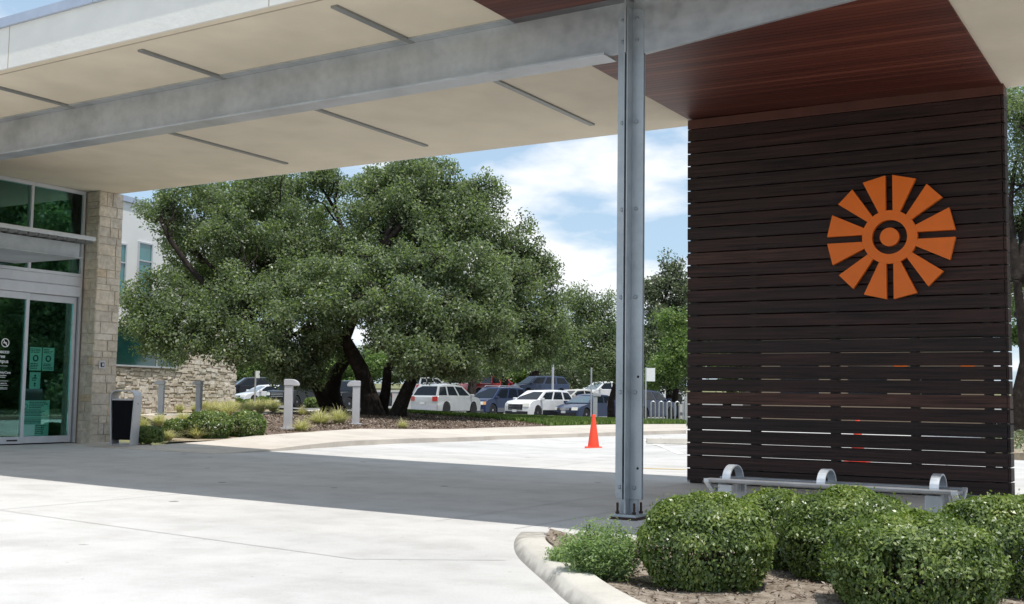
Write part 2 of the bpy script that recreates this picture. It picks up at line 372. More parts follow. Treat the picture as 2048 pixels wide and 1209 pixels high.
def G(px, py, lo=3.0, hi=150.0):
    """where a line of sight of the photograph meets the ground"""
    ds = np.exp(np.linspace(math.log(lo), math.log(hi), 500)); p = EYE+ray(px, py)*ds[:, None]
    h = p[:, 2]-zg(p[:, 0], p[:, 1]); i = int(np.argmax(h < 0))
    if h[i] >= 0: return at(px, py, hi)
    t = h[i-1]/(h[i-1]-h[i]); q = p[i-1]*(1-t)+p[i]*t; q[2] = float(zg(q[0], q[1])); return q
def depth(p): return float((np.asarray(p)-EYE)@CF)

def sheet(name, poly, mat, dz=0.0, res=1.0, skirt=0.0, kind='structure', hfun=None):
    """a ground covering cut to a plan outline and draped on the terrain"""
    bm = bmesh.new(); vs = [bm.verts.new((p[0], p[1], 0)) for p in poly]; bm.faces.new(vs)
    xs = [p[0] for p in poly]; ys = [p[1] for p in poly]
    for a, lo, hi in ((0, min(xs), max(xs)), (1, min(ys), max(ys))):
        c = lo+res
        while c < hi:
            co = [0, 0, 0]; co[a] = c; nn = [0, 0, 0]; nn[a] = 1
            bmesh.ops.bisect_plane(bm, geom=bm.verts[:]+bm.edges[:]+bm.faces[:], plane_co=co, plane_no=nn); c += res
    v = np.array([q.co[:] for q in bm.verts]); z = zg(v[:, 0], v[:, 1])+(hfun(v[:, 0], v[:, 1]) if hfun else dz)
    for q, zz in zip(bm.verts, z): q.co.z = zz
    for f in bm.faces:
        f.normal_update()
    bmesh.ops.recalc_face_normals(bm, faces=bm.faces[:])
    for f in bm.faces:
        if f.normal.z < 0: f.normal_flip()
    if skirt:
        be = [e for e in bm.edges if e.is_boundary]
        r = bmesh.ops.extrude_edge_only(bm, edges=be)
        for g in r['geom']:
            if isinstance(g, bmesh.types.BMVert): g.co.z -= skirt
        bmesh.ops.recalc_face_normals(bm, faces=bm.faces[:])
    me = bpy.data.meshes.new(name); bm.to_mesh(me); bm.free(); me.materials.append(mat)
    o = bpy.data.objects.new(name, me); COL.objects.link(o); o['kind'] = kind; return o

def gridlines(a, b, near0, near1, fine, coarse):
    l = list(np.arange(a, near0, coarse))+list(np.arange(near0, near1, fine))+list(np.arange(near1, b+coarse, coarse)); return np.array(l)
gx = gridlines(-420, 420, -80, 30, 2.0, 17.0); gy = gridlines(-120, 520, -6, 110, 2.0, 17.0)
X_, Y_ = np.meshgrid(gx, gy); Z_ = zg(X_, Y_)-.06
nx, ny = len(gx), len(gy)
gb = MB(); gb.v = [tuple(p) for p in np.stack([X_, Y_, Z_], -1).reshape(-1, 3)]
gb.f = [(j*nx+i, j*nx+i+1, (j+1)*nx+i+1, (j+1)*nx+i) for j in range(ny-1) for i in range(nx-1)]
g = gb.build('ground', M['ground'], smooth=80); g['kind'] = 'structure'
def P2(*pts): return [tuple(G(*p)[:2]) for p in pts]

walk_lo = P2((535, 904), (620, 898), (700, 892.5), (830, 886.5), (1000, 880), (1130, 876), (1240, 872), (1372, 868))
walk_hi = P2((1372, 854), (1240, 855), (1100, 859), (1000, 862), (905, 866), (830, 866.5), (720, 866), (640, 871), (590, 875), (535, 880), (420, 889), (300, 893.5))
walk_poly = [(-16.9, 13.2), (-13.4, 13.3)]+walk_lo+walk_hi+[(-15.9, 14.3), (-16.9, 14.25)]
def walk_h(X, Y): return .006+.09*np.clip((np.asarray(Y)-13.6)/3.0, 0, 1)
drive_poly = [(-17.35, -8), (40, -8), (40, 40)]+P2((1372, 853), (1000, 860), (720, 864), (535, 879))+[(-15.9, 14.45), (-17.35, 14.3)]
sheet('drive', drive_poly, M['concrete'], 0.0, 1.5)
sheet('sidewalk', walk_poly, M['walk'], 0, 1.2, .16, hfun=walk_h)
mulch_poly = P2((535, 880), (590, 875.5), (640, 871.5), (720, 866.5), (830, 867), (905, 866.5), (1000, 862.5), (1100, 859.5), (1060, 853), (1010, 847), (900, 838), (800, 831), (700, 829), (600, 830), (540, 833), (500, 846))
sheet('mulch_bed', mulch_poly, M['mulch'], .10, 1.0, .1)
lawn_poly = P2((1100, 859.3), (1240, 855.3), (1372, 854.3), (1372, 848), (1240, 845), (1150, 843), (1070, 842), (1000, 838.5), (900, 835), (800, 829), (740, 827), (740, 829.6), (800, 831), (900, 838), (1010, 847), (1060, 853))
sheet('lawn', lawn_poly, M['lawn'], .105, 1.5, .1)
lot_poly = P2((640, 823), (740, 827), (800, 828.8), (900, 834.8), (1000, 838.2), (1070, 841.7), (1150, 842.7), (1240, 844.7), (1372, 847.7))+[(5, 50), (0, 75), (-30, 100), (-90, 100), (-80, 60)]
sheet('parking_lot', lot_poly, M['asphalt'], .02, 3.0)
path_poly = P2((265, 831), (560, 831), (640, 824), (640, 820), (560, 826.5), (265, 826.5))
sheet('path', path_poly, M['walk'], .02, 2.0)
bed_poly = [(-15.9, 14.5)]+P2((420, 888), (535, 879), (500, 846), (540, 832.5), (540, 831.5), (262, 832))+[(-17.3, 16)]
sheet('planting_bed', bed_poly, M['bed'], .06, 1.2)
# wall-edge bed along the wing
sheet('grass_bed', P2((262, 826), (540, 826), (560, 818), (470, 814), (262, 815)), M['bed'], .03, 2.0)
# scored joints in the drive
def joint(a, b, w=.010):
    a = np.array(a, float); b = np.array(b, float); d = (b-a)/np.linalg.norm(b-a); n = np.array([-d[1], d[0]])*w/2
    return [tuple(a+n), tuple(a-n), tuple(b-n), tuple(b+n)]
for a, b in [((-13, 6.65), (-4.47, 5.64)), ((-4.47, 5.64), (-3.7, 6.15)), ((-5.30, 7.7), (-5.30, 12.9)), ((-4.52, 7.62), (-4.50, 12.9)), ((-9.5, 9.55), (-2.0, 9.50)), ((-8.6, 6.1), (-8.7, 13.2)), ((-9.5, 11.2), (-2.2, 11.15)),
             ((-12.8, 6.6), (-13.0, 13.3)), ((-13, 9.65), (-9.5, 9.55)), ((-12.5, 17.0), (-5, 16.5)), ((-14, 20.2), (-3, 19.4)), ((-8, 13.5), (-9, 24)), ((-3.4, 13.5), (-3.6, 27))]:
    sheet('paving_joint', joint(a, b), M['joint'], .004, 3.0)
# painted bay lines beyond the canopy
for a, b, m in [((1290, 880), (1362, 909), 'white_paint'), ((1262, 937), (1372, 940), 'yellow_paint'), ((1420, 884), (1560, 905), 'white_paint')]:
    p, q = G(*a), G(*b); sheet('painted_line', joint(p[:2], q[:2], .11), M[m], .005, 2.0)

# ------------------------------------------------------------------ foliage helpers
RNG = np.random.default_rng(7)
def leaf_mesh(name, pos, nrm, size, aspect, mat, tint, fold=.25, long_dir=None):
    n = len(pos); rv = RNG.normal(size=(n, 3)) if long_dir is None else long_dir+RNG.normal(size=(n, 3))*.35
    nrm = nrm/(np.linalg.norm(nrm, axis=1, keepdims=True)+1e-9)
    a = rv-nrm*(rv*nrm).sum(1, keepdims=True); a /= (np.linalg.norm(a, axis=1, keepdims=True)+1e-9); b = np.cross(nrm, a)
    L = size[:, None]; Wd = L*aspect
    v = np.empty((n, 4, 3)); v[:, 0] = pos-a*L*.5; v[:, 1] = pos+b*Wd*.5+nrm*Wd*fold; v[:, 2] = pos+a*L*.5; v[:, 3] = pos-b*Wd*.5+nrm*Wd*fold
    me = bpy.data.meshes.new(name); me.vertices.add(4*n); me.vertices.foreach_set('co', v.astype(np.float32).ravel())
    me.loops.add(4*n); me.loops.foreach_set('vertex_index', np.arange(4*n, dtype=np.int32))
    me.polygons.add(n); me.polygons.foreach_set('loop_start', np.arange(0, 4*n, 4, dtype=np.int32))
    me.update(calc_edges=True); me.materials.append(mat)
    at_ = me.attributes.new('tint', 'FLOAT', 'FACE'); at_.data.foreach_set('value', np.clip(tint, 0, 1).astype(np.float32))
    return me
def link(name, me, parent=None, loc=None):
    o = bpy.data.objects.new(name, me); COL.objects.link(o)
    if parent: o.parent = parent
    if loc is not None: o.location = loc
    return o
def sphere_pts(n):
    d = RNG.normal(size=(n, 3)); return d/np.linalg.norm(d, axis=1, keepdims=True)

def crown(blobs, density, leaf, aspect, mat, clump=.22, per=26, org=(0, 0, 0), name='crown', fill=.35):
    """leaf clumps spread over and through a set of ellipsoids: blobs = (centre, radii)"""
    Ps, Ns, Ts = [], [], []
    sub = []
    for c, r in blobs:
        c = np.array(c, float); r = np.array(r, float); sub.append((c, r*.6))
        for d in sphere_pts(15):
            k_ = RNG.uniform(.17, .40); sub.append((c+d*r*RNG.uniform(.55, 1.02), r*k_*np.array([1.05, 1.05, 1.05])))
    for c, r in sub:
        tone = RNG.normal(0, .07)
        area = 4*math.pi*((r[0]*r[1])**1.6/3+(r[0]*r[2])**1.6/3+(r[1]*r[2])**1.6/3)**(1/1.6)
        k = max(4, int(area*density)); d = sphere_pts(k)
        rad = np.where(RNG.random(k) < fill, RNG.random(k)**.6, .82+.28*RNG.random(k))
        # lumpy outline
        ph = RNG.random(6)*6.28; lump = 1+.13*np.sin(4*d[:, 0]+ph[0])*np.sin(4.6*d[:, 2]+ph[1])+.09*np.sin(9*d[:, 1]+ph[2])+.08*np.sin(8*d[:, 2]+7*d[:, 0]+ph[3])
        cc = c+d*r*(rad*lump)[:, None]
        m = per; p = np.repeat(cc, m, 0)+sphere_pts(k*m)*(RNG.random((k*m, 1))**.45)*clump*1.4*np.array([1, 1, .95])
        nn = np.repeat(d*.7+np.array([0, 0, .35]), m, 0)+RNG.normal(size=(k*m, 3))*.9
        tt = tone+np.repeat(RNG.normal(.42, .17, k), m)+RNG.normal(0, .16, k*m)
        Ps.append(p); Ns.append(nn); Ts.append(tt)
    p = np.concatenate(Ps); n = np.concatenate(Ns); t = np.concatenate(Ts)
    hi = RNG.random(len(t)) < .05; t[hi] = .95+.05*RNG.random(hi.sum())
    return leaf_mesh(name, p-np.array(org), n, leaf*(.7+.6*RNG.random(len(p))), aspect, mat, t)

def limb(mb, a, b, r0, r1, bend=.12, n=6):
    a = np.array(a, float); b = np.array(b, float); L = np.linalg.norm(b-a)
    off = RNG.normal(size=3)*L*bend; off2 = RNG.normal(size=3)*L*bend*.5
    pts = []
    for i in range(n+1):
        t = i/n; pts.append(a*(1-t)+b*t+off*math.sin(math.pi*t)+off2*math.sin(2*math.pi*t))
    mb.tube(pts, [r0*(1-i/n)+r1*i/n for i in range(n+1)], 7); return pts

# ------------------------------------------------------------------ entrance canopy
KX, ZS0 = -.011, 4.43            # roof falls 1.1 % towards the right
def zs(X): return ZS0+KX*(X+3.57)
def cv(X, v): return v-.061*X    # canopy plan is skewed: v across, X along
XL, XR, VN, VF = -21.0, 3.2, 7.155, 13.155
can = thing('entrance_canopy', (-8, 10.5, 4.4), 'long flat stucco entrance canopy with tan soffit and grey metal coping over the driveway', 'canopy')
co = (-8, 10.5, 4.4)
def slab(mb, x0, x1, v0, v1, lo, hi):
    pts = []
    for dz in (lo, hi):
        for X, v in ((x0, v0), (x1, v0), (x1, v1), (x0, v1)): pts.append((X, cv(X, v), zs(X)+dz))
    return mb.hexa(pts)
WX0, WX1 = -5.368, -1.775
slab(MB(co), XL, XR, VN+.005, VF-.005, 0, .42).build('soffit', M['soffit'], can)
f = MB(co); slab(f, XL, XR, VN-.02, VN+.004, .0, .47); f.build('fascia', M['stucco'], can)
f = MB(co); slab(f, XL, XR, VF-.004, VF+.02, .0, .47); f.build('fascia', M['stucco'], can)
f = MB(co); slab(f, XR, XR+.03, VN-.02, VF+.02, 0, .47); f.build('fascia', M['stucco'], can)
f = MB(co)
for a in np.arange(-9.67-12, XR, 3.0): slab(f, a, min(a+2.994, XR+.05), VN-.055, VN+.03, .471, .575)
f.build('coping', M['coping'], can)
f = MB(co); slab(f, XL, XR+.05, VF-.03, VF+.055, .471, .575); f.build('coping', M['coping'], can)
f = MB(co); slab(f, XL, WX0, VN+.085, VN+.10, -.006, .002); slab(f, WX1, XR, VN+.085, VN+.10, -.006, .002); f.build('drip_bead', M['drip'], can)
for a in np.arange(-11.19-8.1, 3, 4.05):
    f = MB(co); slab(f, a, a+.012, VN-.0215, VN-.019, .0, .47); f.build('control_joint', M['drip'], can)
# wood ceiling strip: planks run along the canopy
f = MB(co); slab(f, WX0, WX1, VN+.10, VF-.004, -.018, -.001); f.build('wood_ceiling', M['ceiling'], can)
for X in (-6.585, -9.27, -12.0):
    f = MB(co); slab(f, X-.035, X+.04, 7.41, 12.5, -.022, .004); f.build('light_strip', M['strip'], can)

# ------------------------------------------------------------------ steel beam and column
BV = 8.615
beam = thing('steel_beam', (-4.2, cv(-4.2, BV), 4.2), 'galvanized steel beam running under the canopy soffit, stained and tapering past the column', 'beam')
bo = beam.location[:]
f = MB(bo); slab(f, XL, -4.172, BV-.006, BV+.006, -.47, -.02); f.build('web', M['steel'], beam)
f = MB(bo); slab(f, XL, -4.172, BV-.125, BV+.125, -.018, -.0015); f.build('top_flange', M['steel'], beam)
f = MB(bo); slab(f, XL, -4.36, BV-.125, BV+.125, -.490, -.471); f.build('bottom_flange', M['steel'], beam)
# tapered cantilever past the column
f = MB(bo); x0, x1 = -4.128, .6
f.hexa([(x0, cv(x0, BV-.006), 3.935), (x1, cv(x1, BV-.006), 4.30), (x1, cv(x1, BV+.006), 4.30), (x0, cv(x0, BV+.006), 3.935),
        (x0, cv(x0, BV-.006), zs(x0)-.022), (x1, cv(x1, BV-.006), zs(x1)-.022), (x1, cv(x1, BV+.006), zs(x1)-.022), (x0, cv(x0, BV+.006), zs(x0)-.022)])
f.build('tapered_web', M['steel'], beam)
f = MB(bo); x0 = -4.02
f.hexa([(x0, cv(x0, BV-.02), 3.930), (x1, cv(x1, BV-.02), 4.286), (x1, cv(x1, BV+.02), 4.286), (x0, cv(x0, BV+.02), 3.930),
        (x0, cv(x0, BV-.02), 3.943), (x1, cv(x1, BV-.02), 4.299), (x1, cv(x1, BV+.02), 4.299), (x0, cv(x0, BV+.02), 3.943)])
f.build('edge_flange', M['steel'], beam)
f = MB(bo); slab(f, -4.128, .6, BV-.10, BV+.10, -.021, -.0185); f.build('top_flange', M['steel'], beam)
post_x, post_y = -4.15, cv(-4.15, BV)
post = thing('steel_column', (post_x, post_y, .0), 'galvanized steel column of paired angles bolted to a base plate, standing in front of the slatted wall', 'column')
po = (post_x, post_y, 0); pz = 0.02
def angle(sx_, sy_):
    f = MB(po); g_ = .009; L = .112; t = .009; z0, z1 = .165, 4.335
    xa, xb = sorted((post_x+sx_*g_, post_x+sx_*(g_+L))); ya, yb = sorted((post_y+sy_*g_, post_y+sy_*(g_+t)))
    ch = .03
    f.prism([(xa, ya, z0), (xb, ya, z0), (xb, ya, z1-(ch if sx_ > 0 else 0)), (xb-(ch if sx_ > 0 else 0), ya, z1), (xa+(ch if sx_ < 0 else 0), ya, z1), (xa, ya, z1-(ch if sx_ < 0 else 0))], (0, yb-ya, 0))
    ya, yb = sorted((post_y+sy_*(g_+t), post_y+sy_*(g_+L))); xa, xb = sorted((post_x+sx_*g_, post_x+sx_*(g_+t)))
    f.box(xa, xb, ya, yb, z0, z1); return f.build('angle', M['steel_post'], post, bevel=.002)
for a in (-1, 1):
    for b in (-1, 1): angle(a, b)
f = MB(po); f.box(post_x-.006, post_x+.006, post_y-.14, post_y+.12, 3.93, 4.45); f.build('gusset_plate', M['steel'], post)
f = MB(po); f.box(post_x-.088, post_x+.088, post_y-.008, post_y+.008, .046, .30); f.box(post_x-.0085, post_x+.0085, post_y-.088, post_y-.0085, .046, .30); f.box(post_x-.0085, post_x+.0085, post_y+.0085, post_y+.088, .046, .30); f.build('stub', M['steel_post'], post, bevel=.002)
f = MB(po); f.box(post_x-.112, post_x+.112, post_y-.112, post_y+.112, .02, .042); f.build('base_plate', M['steel_post'], post, bevel=.003)
f = MB(po); f.box(post_x-.12, post_x+.12, post_y-.12, post_y+.12, -.02, .019); f.build('grout', M['rust'], post)
for a, b in ((-.07, -.075), (.075, -.06), (-.075, .07), (.075, .075)):
    f = MB(po); f.lathe([(.018, .0452), (.018, .062), (.0105, .063), (.0105, .135)], 8, (post_x+a, post_y+b, 0)); f.build('anchor_bolt', M['rust'], post)
for z in (.26, 1.05, 1.85, 2.6, 3.35, 4.06, 4.25):
    for sx_, q in ((1, .058), (-1, .075)):
        f = MB(po); f.lathe([(.017, 0), (.017, .012), (.012, .016)], 6, (post_x+sx_*q, post_y-.0185, z), axis=1)
        f.v = [(p[0], 2*(-.0185)-p[1], p[2]) for p in f.v]
        f.build('bolt', M['bolt'], post)
for z in (.42, 1.18):
    f = MB(po); f.lathe([(.011, 0), (.011, .001)], 10, (post_x+.085, post_y-.0193, z), axis=1); f.build('bolt_hole', M['hole'], post)

# ------------------------------------------------------------------ slatted wall, emblem, bench
WY = 13.074; SW0, SW1 = -5.357, -1.785; PITCHZ = .1524; Z0 = 4.293
wall = thing('slatted_wall', (-3.57, WY+.11, 0), 'tall dark stained timber slat wall holding up the end of the canopy', 'wall'); wo_ = (-3.57, WY+.11, 0)
DPT = .225
def slats(y0, y1, nm):
    f = MB(wo_)
    for k in range(28):
        zt = Z0-k*PITCHZ-.0065; zb = Z0-(k+1)*PITCHZ+.0065
        j = RNG.normal(0, .0012); e0 = RNG.normal(0, .002); e1 = RNG.normal(0, .002)
        f.box(SW0+e0, SW1+e1, y0+j, y1+j, zb+RNG.normal(0, .0006), zt)
    f.box(SW0, SW1, y0, y1, .028, Z0-28*PITCHZ-.008); f.build(nm, M['slat'], wall, bevel=.003)
slats(WY, WY+.028, 'slats'); slats(WY+DPT-.028, WY+DPT, 'slats')
f = MB(wo_)
for k in range(28):
    zt = Z0-k*PITCHZ-.008; zb = Z0-(k+1)*PITCHZ+.008
    f.box(SW1+.004, SW1+.03, WY-.004, WY+DPT+.004, zb, zt)
f.build('end_slats', M['slat'], wall, bevel=.002)
for a, b in ((SW0+.025, SW0+.115), (-4.575, -4.50), (-3.64, -3.565), (-2.765, -2.69), (-2.01, -1.935), (SW1-.06, SW1-.004)):
    MB(wo_).box(a, b, WY+.0295, WY+DPT-.0295, .0, 4.29).build('post', M['dark'], wall)
MB(wo_).box(SW0, SW1+.03, WY-.004, WY+DPT, Z0+.002, zs(-3.6)-.021).build('header_board', M['header'], wall, bevel=.004)

EC = np.array([-2.942, WY-.03, 2.815])
emb = thing('sunburst_emblem', tuple(EC), 'orange sunburst wall emblem of twelve rays round a ring and disc, on the dark slats', 'emblem')
def emb_pts(lst, y): return [(EC[0]+x, y, EC[2]+z) for x, z in lst]
f = MB(EC); yb, yf = WY-.028, WY-.092; n = 72
for i in range(n):
    a0, a1 = 2*math.pi*i/n, 2*math.pi*(i+1)/n
    q = [(.19*math.cos(a0), .19*math.sin(a0)), (.297*math.cos(a0), .297*math.sin(a0)), (.297*math.cos(a1), .297*math.sin(a1)), (.19*math.cos(a1), .19*math.sin(a1))]
    A = emb_pts(q, yf); B = emb_pts(q, yb)
    f.add(A+B, [(0, 1, 2, 3), (7, 6, 5, 4), (0, 3, 7, 4), (2, 1, 5, 6)])
f.build('ring', M['orange'], emb)
r0, Ro = .2975, .690
def slot(k, r):                                     # half width of the gap centred on clock line k at radius r
    return .038 if k % 3 == 0 else .038+.030*(r-r0)/(Ro-r0)
for k in range(12):
    a0 = math.pi/2+k*math.pi/6; a1 = a0+math.pi/6
    d0 = np.array([math.cos(a0), math.sin(a0)]); n0 = np.array([-d0[1], d0[0]])
    d1 = np.array([math.cos(a1), math.sin(a1)]); n1 = np.array([d1[1], -d1[0]])
    def e0(r): h = slot(k, r); return d0*math.sqrt(r*r-h*h)+n0*h
    def e1(r): h = slot(k+1, r); return d1*math.sqrt(r*r-h*h)+n1*h
    p, e = e0(r0), e1(r0); b0 = math.atan2(p[1], p[0]); b1 = math.atan2(e[1], e[0])
    if b1 < b0: b1 += 2*math.pi
    inner = [np.array([math.cos(b0+(b1-b0)*i/4), math.sin(b0+(b1-b0)*i/4)])*r0 for i in range(5)]
    f = MB(EC); f.prism(emb_pts(inner+[e1(Ro), e0(Ro)], yf), (0, yb-yf, 0)); f.build('ray', M['orange'], emb, bevel=.002)
f = MB(EC); f.lathe([(.103, yf), (.103, yb)], 40, (EC[0], 0, EC[2]), axis=1); f.build('disc', M['orange'], emb, smooth=40)

bench = thing('bench', (-2.15, 7.68, 0), 'low grey backless bench with three hoop armrests in front of the slatted wall', 'bench'); bno = (-2.15, 7.68, 0)
BX0, BX1, BYF, BYB = -2.965, -1.335, 7.56, 7.92
for a, b in ((BYF, BYF+.085), (BYF+.098, BYF+.175), (BYF+.188, BYF+.265), (BYF+.275, BYB)):
    dz = .02 if a in (BYF,) or b == BYB else 0
    f = MB(bno); f.box(BX0, BX1, a, b, .425+dz*.5, .45+dz*.5); f.build('seat_slat', M['bench_wood'], bench, bevel=.006)
for X in (BX0+.01, BX1-.01):
    f = MB(bno)
    f.prism([(X-.018, BYF-.01, .462), (X-.018, BYF+.12, .39), (X-.018, BYB-.12, .39), (X-.018, BYB+.01, .462), (X-.018, BYB+.01, .435), (X-.018, BYB-.11, .365), (X-.018, BYF+.11, .365), (X-.018, BYF-.01, .435)], (.036, 0, 0))
    f.build('end_bracket', M['bench_steel'], bench, bevel=.003)
for X in (-2.83, -2.18, -1.47):
    f = MB(bno); n = 14; w = .055
    yc = (BYF+BYB)/2; ry = .145; 
    for i in range(n):
        q = []
        for t in (i/n, (i+1)/n):
            a = math.pi*t
            for r_ in (1.0, .9): q.append((yc-math.cos(a)*ry*r_, .447+math.sin(a)*.105*(1 if r_ == 1 else .9)))
        (y0, z0), (y1, z1), (y2, z2), (y3, z3) = q
        f.hexa([(X-w/2, y0, z0), (X+w/2, y0, z0), (X+w/2, y1, z1), (X-w/2, y1, z1), (X-w/2, y2, z2), (X+w/2, y2, z2), (X+w/2, y3, z3), (X-w/2, y3, z3)])
    f.build('armrest', M['bench_steel'], bench)
for X in (-2.83, -1.47):
    for Y in (BYF+.03, BYB-.07):
        MB(bno).box(X-.055, X+.045, Y, Y+.045, 0, .423).build('leg', M['bench_steel'], bench, bevel=.004)
    MB(bno).box(X-.03, X+.02, BYF+.0755, BYB-.0705, .36, .42).build('cross_bar', M['bench_steel'], bench)

# ------------------------------------------------------------------ planter by the camera
CURB = [(-4.34, 7.52, .004), (-4.20, 7.20, .012), (-3.98, 6.80, .05), (-3.70, 6.37, .075), (-3.36, 5.95, .08), (-3.0, 5.52, .082), (-2.66, 5.10, .082), (-2.25, 4.68, .082), (-1.75, 4.30, .082), (-1.0, 3.98, .082), (0, 3.8, .082), (1.6, 3.75, .082), (3.5, 3.75, .082)]
def curb(pts, w=.17, lean=.05):
    f = MB(); rows = []
    for i, p in enumerate(pts):
        a = np.array(pts[max(i-1, 0)][:2]); b = np.array(pts[min(i+1, len(pts)-1)][:2]); d = (b-a)/np.linalg.norm(b-a); n = np.array([-d[1], d[0]])
        c = np.array(p[:2]); h = p[2]
        prof = [(-lean-.01, -.02), (-lean, .001), (-lean*.25, h*.8), (.012, h), (w-.012, h+.002), (w, h-.012), (w+.005, -.02)]
        rows.append([(c[0]+n[0]*o, c[1]+n[1]*o, z) for o, z in prof])
    k = len(rows[0]); f.v = [q for r_ in rows for q in r_]
    f.f = [(i*k+j+1, i*k+j, (i+1)*k+j, (i+1)*k+j+1) for i in range(len(rows)-1) for j in range(k-1)]
    o = f.build('kerb', M['curb'], smooth=50); return o
# the kerb points run clockwise, the planter lies on their left
def smooth_path(p, it=3):
    p = [np.array(q, float) for q in p]
    for _ in range(it):
        q = [p[0]]
        for a, b in zip(p[:-1], p[1:]): q += [a*.75+b*.25, a*.25+b*.75]
        p = q+[p[-1]]
    return [tuple(q) for q in p]
ck = curb(smooth_path(CURB)); ck['kind'] = 'structure'
inner = [(-4.1, 7.42), (-3.9, 7.0), (-3.55, 6.5), (-3.2, 6.05), (-2.85, 5.62), (-2.5, 5.2), (-2.1, 4.8), (-1.65, 4.48), (-.95, 4.16), (0, 3.98), (3.4, 3.93), (3.4, 7.36)]
def soil_h(X, Y): return .035+.018*np.sin(5*X+1)*np.sin(4*Y)+.012*np.sin(11*X)*np.cos(9*Y)
so_ = sheet('planter_soil', inner, M['soil'], 0, .12, .05, hfun=soil_h)
MB().box(-4.12, 3.4, 7.365, 7.44, -.03, .03).build('kerb', M['curb'], bevel=.005)['kind'] = 'structure'

def bush_mesh(r, h, leaf, n, mat, holes=()):
    """a clipped dome of small leaves, local origin at its foot"""
    k = n; d = sphere_pts(k); d[:, 2] = np.where(d[:, 2] < -.5, -d[:, 2], d[:, 2])
    ph = RNG.random(8)*6.28
    lump = 1+.045*np.sin(5*d[:, 0]+ph[0])*np.sin(5*d[:, 1]+ph[1])+.03*np.sin(11*d[:, 2]+ph[2])+.025*np.sin(13*d[:, 0]+9*d[:, 1]+ph[3])
    rad = np.where(RNG.random(k) < .72, .95+.07*RNG.random(k), .72+.24*RNG.random(k))*lump; shoot = RNG.random(k) < .022; rad[shoot] *= 1.03+.09*RNG.random(shoot.sum())
    sq = np.array([r[0], r[1], h*.56]); dd = np.sign(d)*np.abs(d)**1.0
    hx = np.linalg.norm(dd[:, :2], axis=1)+1e-6; low = d[:, 2] < 0; d[low, 2] = RNG.uniform(-.05, .3, low.sum())
    dd[low, 2] = -1.02*RNG.random(low.sum())**.8; dd[low, :2] *= ((1-.36*dd[low, 2]**2)/hx[low])[:, None]
    sq[2] = h*.53; p = dd*sq*rad[:, None]; p[:, 2] += h*.47
    keep = p[:, 2] > .01
    for hd, hr in holes:
        hd = np.array(hd, float); hd /= np.linalg.norm(hd); keep &= ~(((d@hd) > hr+.012*np.sin(20*d[:, 0]+ph[4])+RNG.normal(0, .012, k)) & (rad > .8))
    p = p[keep]; d = d[keep]
    nn = d*1.0+np.array([0, 0, .35])+RNG.normal(size=p.shape)*.6
    up = d*.8+np.array([0, 0, .7])
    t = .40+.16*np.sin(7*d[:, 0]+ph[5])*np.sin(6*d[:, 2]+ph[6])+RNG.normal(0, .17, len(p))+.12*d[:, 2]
    return leaf_mesh('foliage', p, nn, leaf*(.65+.7*RNG.random(len(p))), .5, mat, t, .2, up)
def twigs(r, h, n, mat, parent, name='stems'):
    f = MB()
    for i in range(n):
        a = RNG.random()*6.28; q = RNG.random()**.5; e = (math.cos(a)*r[0]*.85*q, math.sin(a)*r[1]*.85*q, h*(.45+.45*RNG.random()))
        limb(f, (RNG.normal(0, .03), RNG.normal(0, .03), -.01), e, .008, .003, .1, 4)
    return f.build(name, mat, parent, smooth=60)
def bush(px, top, base, half, name, label, group, leaf=.024, n=15000, D=None, holes=(), mat='box_leaf', squash=.92, z0=.03):
    if D is None: D = (1.0-z0)/((base-hor(px))/FPX)
    rw = half*D/FPX; Dc = D+rw*.8; rw = half*Dc/FPX
    p = at(px, 800, Dc); z1 = at(px, top, Dc)[2]
    root = thing(name, (p[0], p[1], z0), label, 'shrub', group)
    link('foliage', bush_mesh((rw, rw*squash), z1-z0, leaf, n, M[mat], holes), root)
    twigs((rw, rw*squash), z1-z0, 26, M['bark_grey'], root); return root
def hor(x): return 813.7-(2412-x)*.01448
BG = 'clipped round shrubs in the kerbed planter'
bush(1412, 985, 1184, 134, 'round_shrub', 'large clipped round shrub beside the foot of the steel column', BG, n=30000)
bush(1556, 977, 0, 92, 'round_shrub', 'small clipped round shrub behind the two left-hand planter shrubs, below the bench middle', BG, n=15000, D=7.2-.55)
bush(1697, 975, 1168, 136, 'round_shrub', 'clipped round shrub in the middle of the planter, in front of the bench centre', BG, n=28000)
bush(1826, 1024, 1240, 170, 'round_shrub', 'nearest and largest clipped shrub, with a dark hollow in its front', BG, n=44000, holes=(((-.14, -.95, .24), .977), ((.06, -.97, .16), .984)))
bush(2012, 992, 1195, 150, 'round_shrub', 'clipped round shrub cut by the right picture edge, under the end of the bench', BG, n=30000)
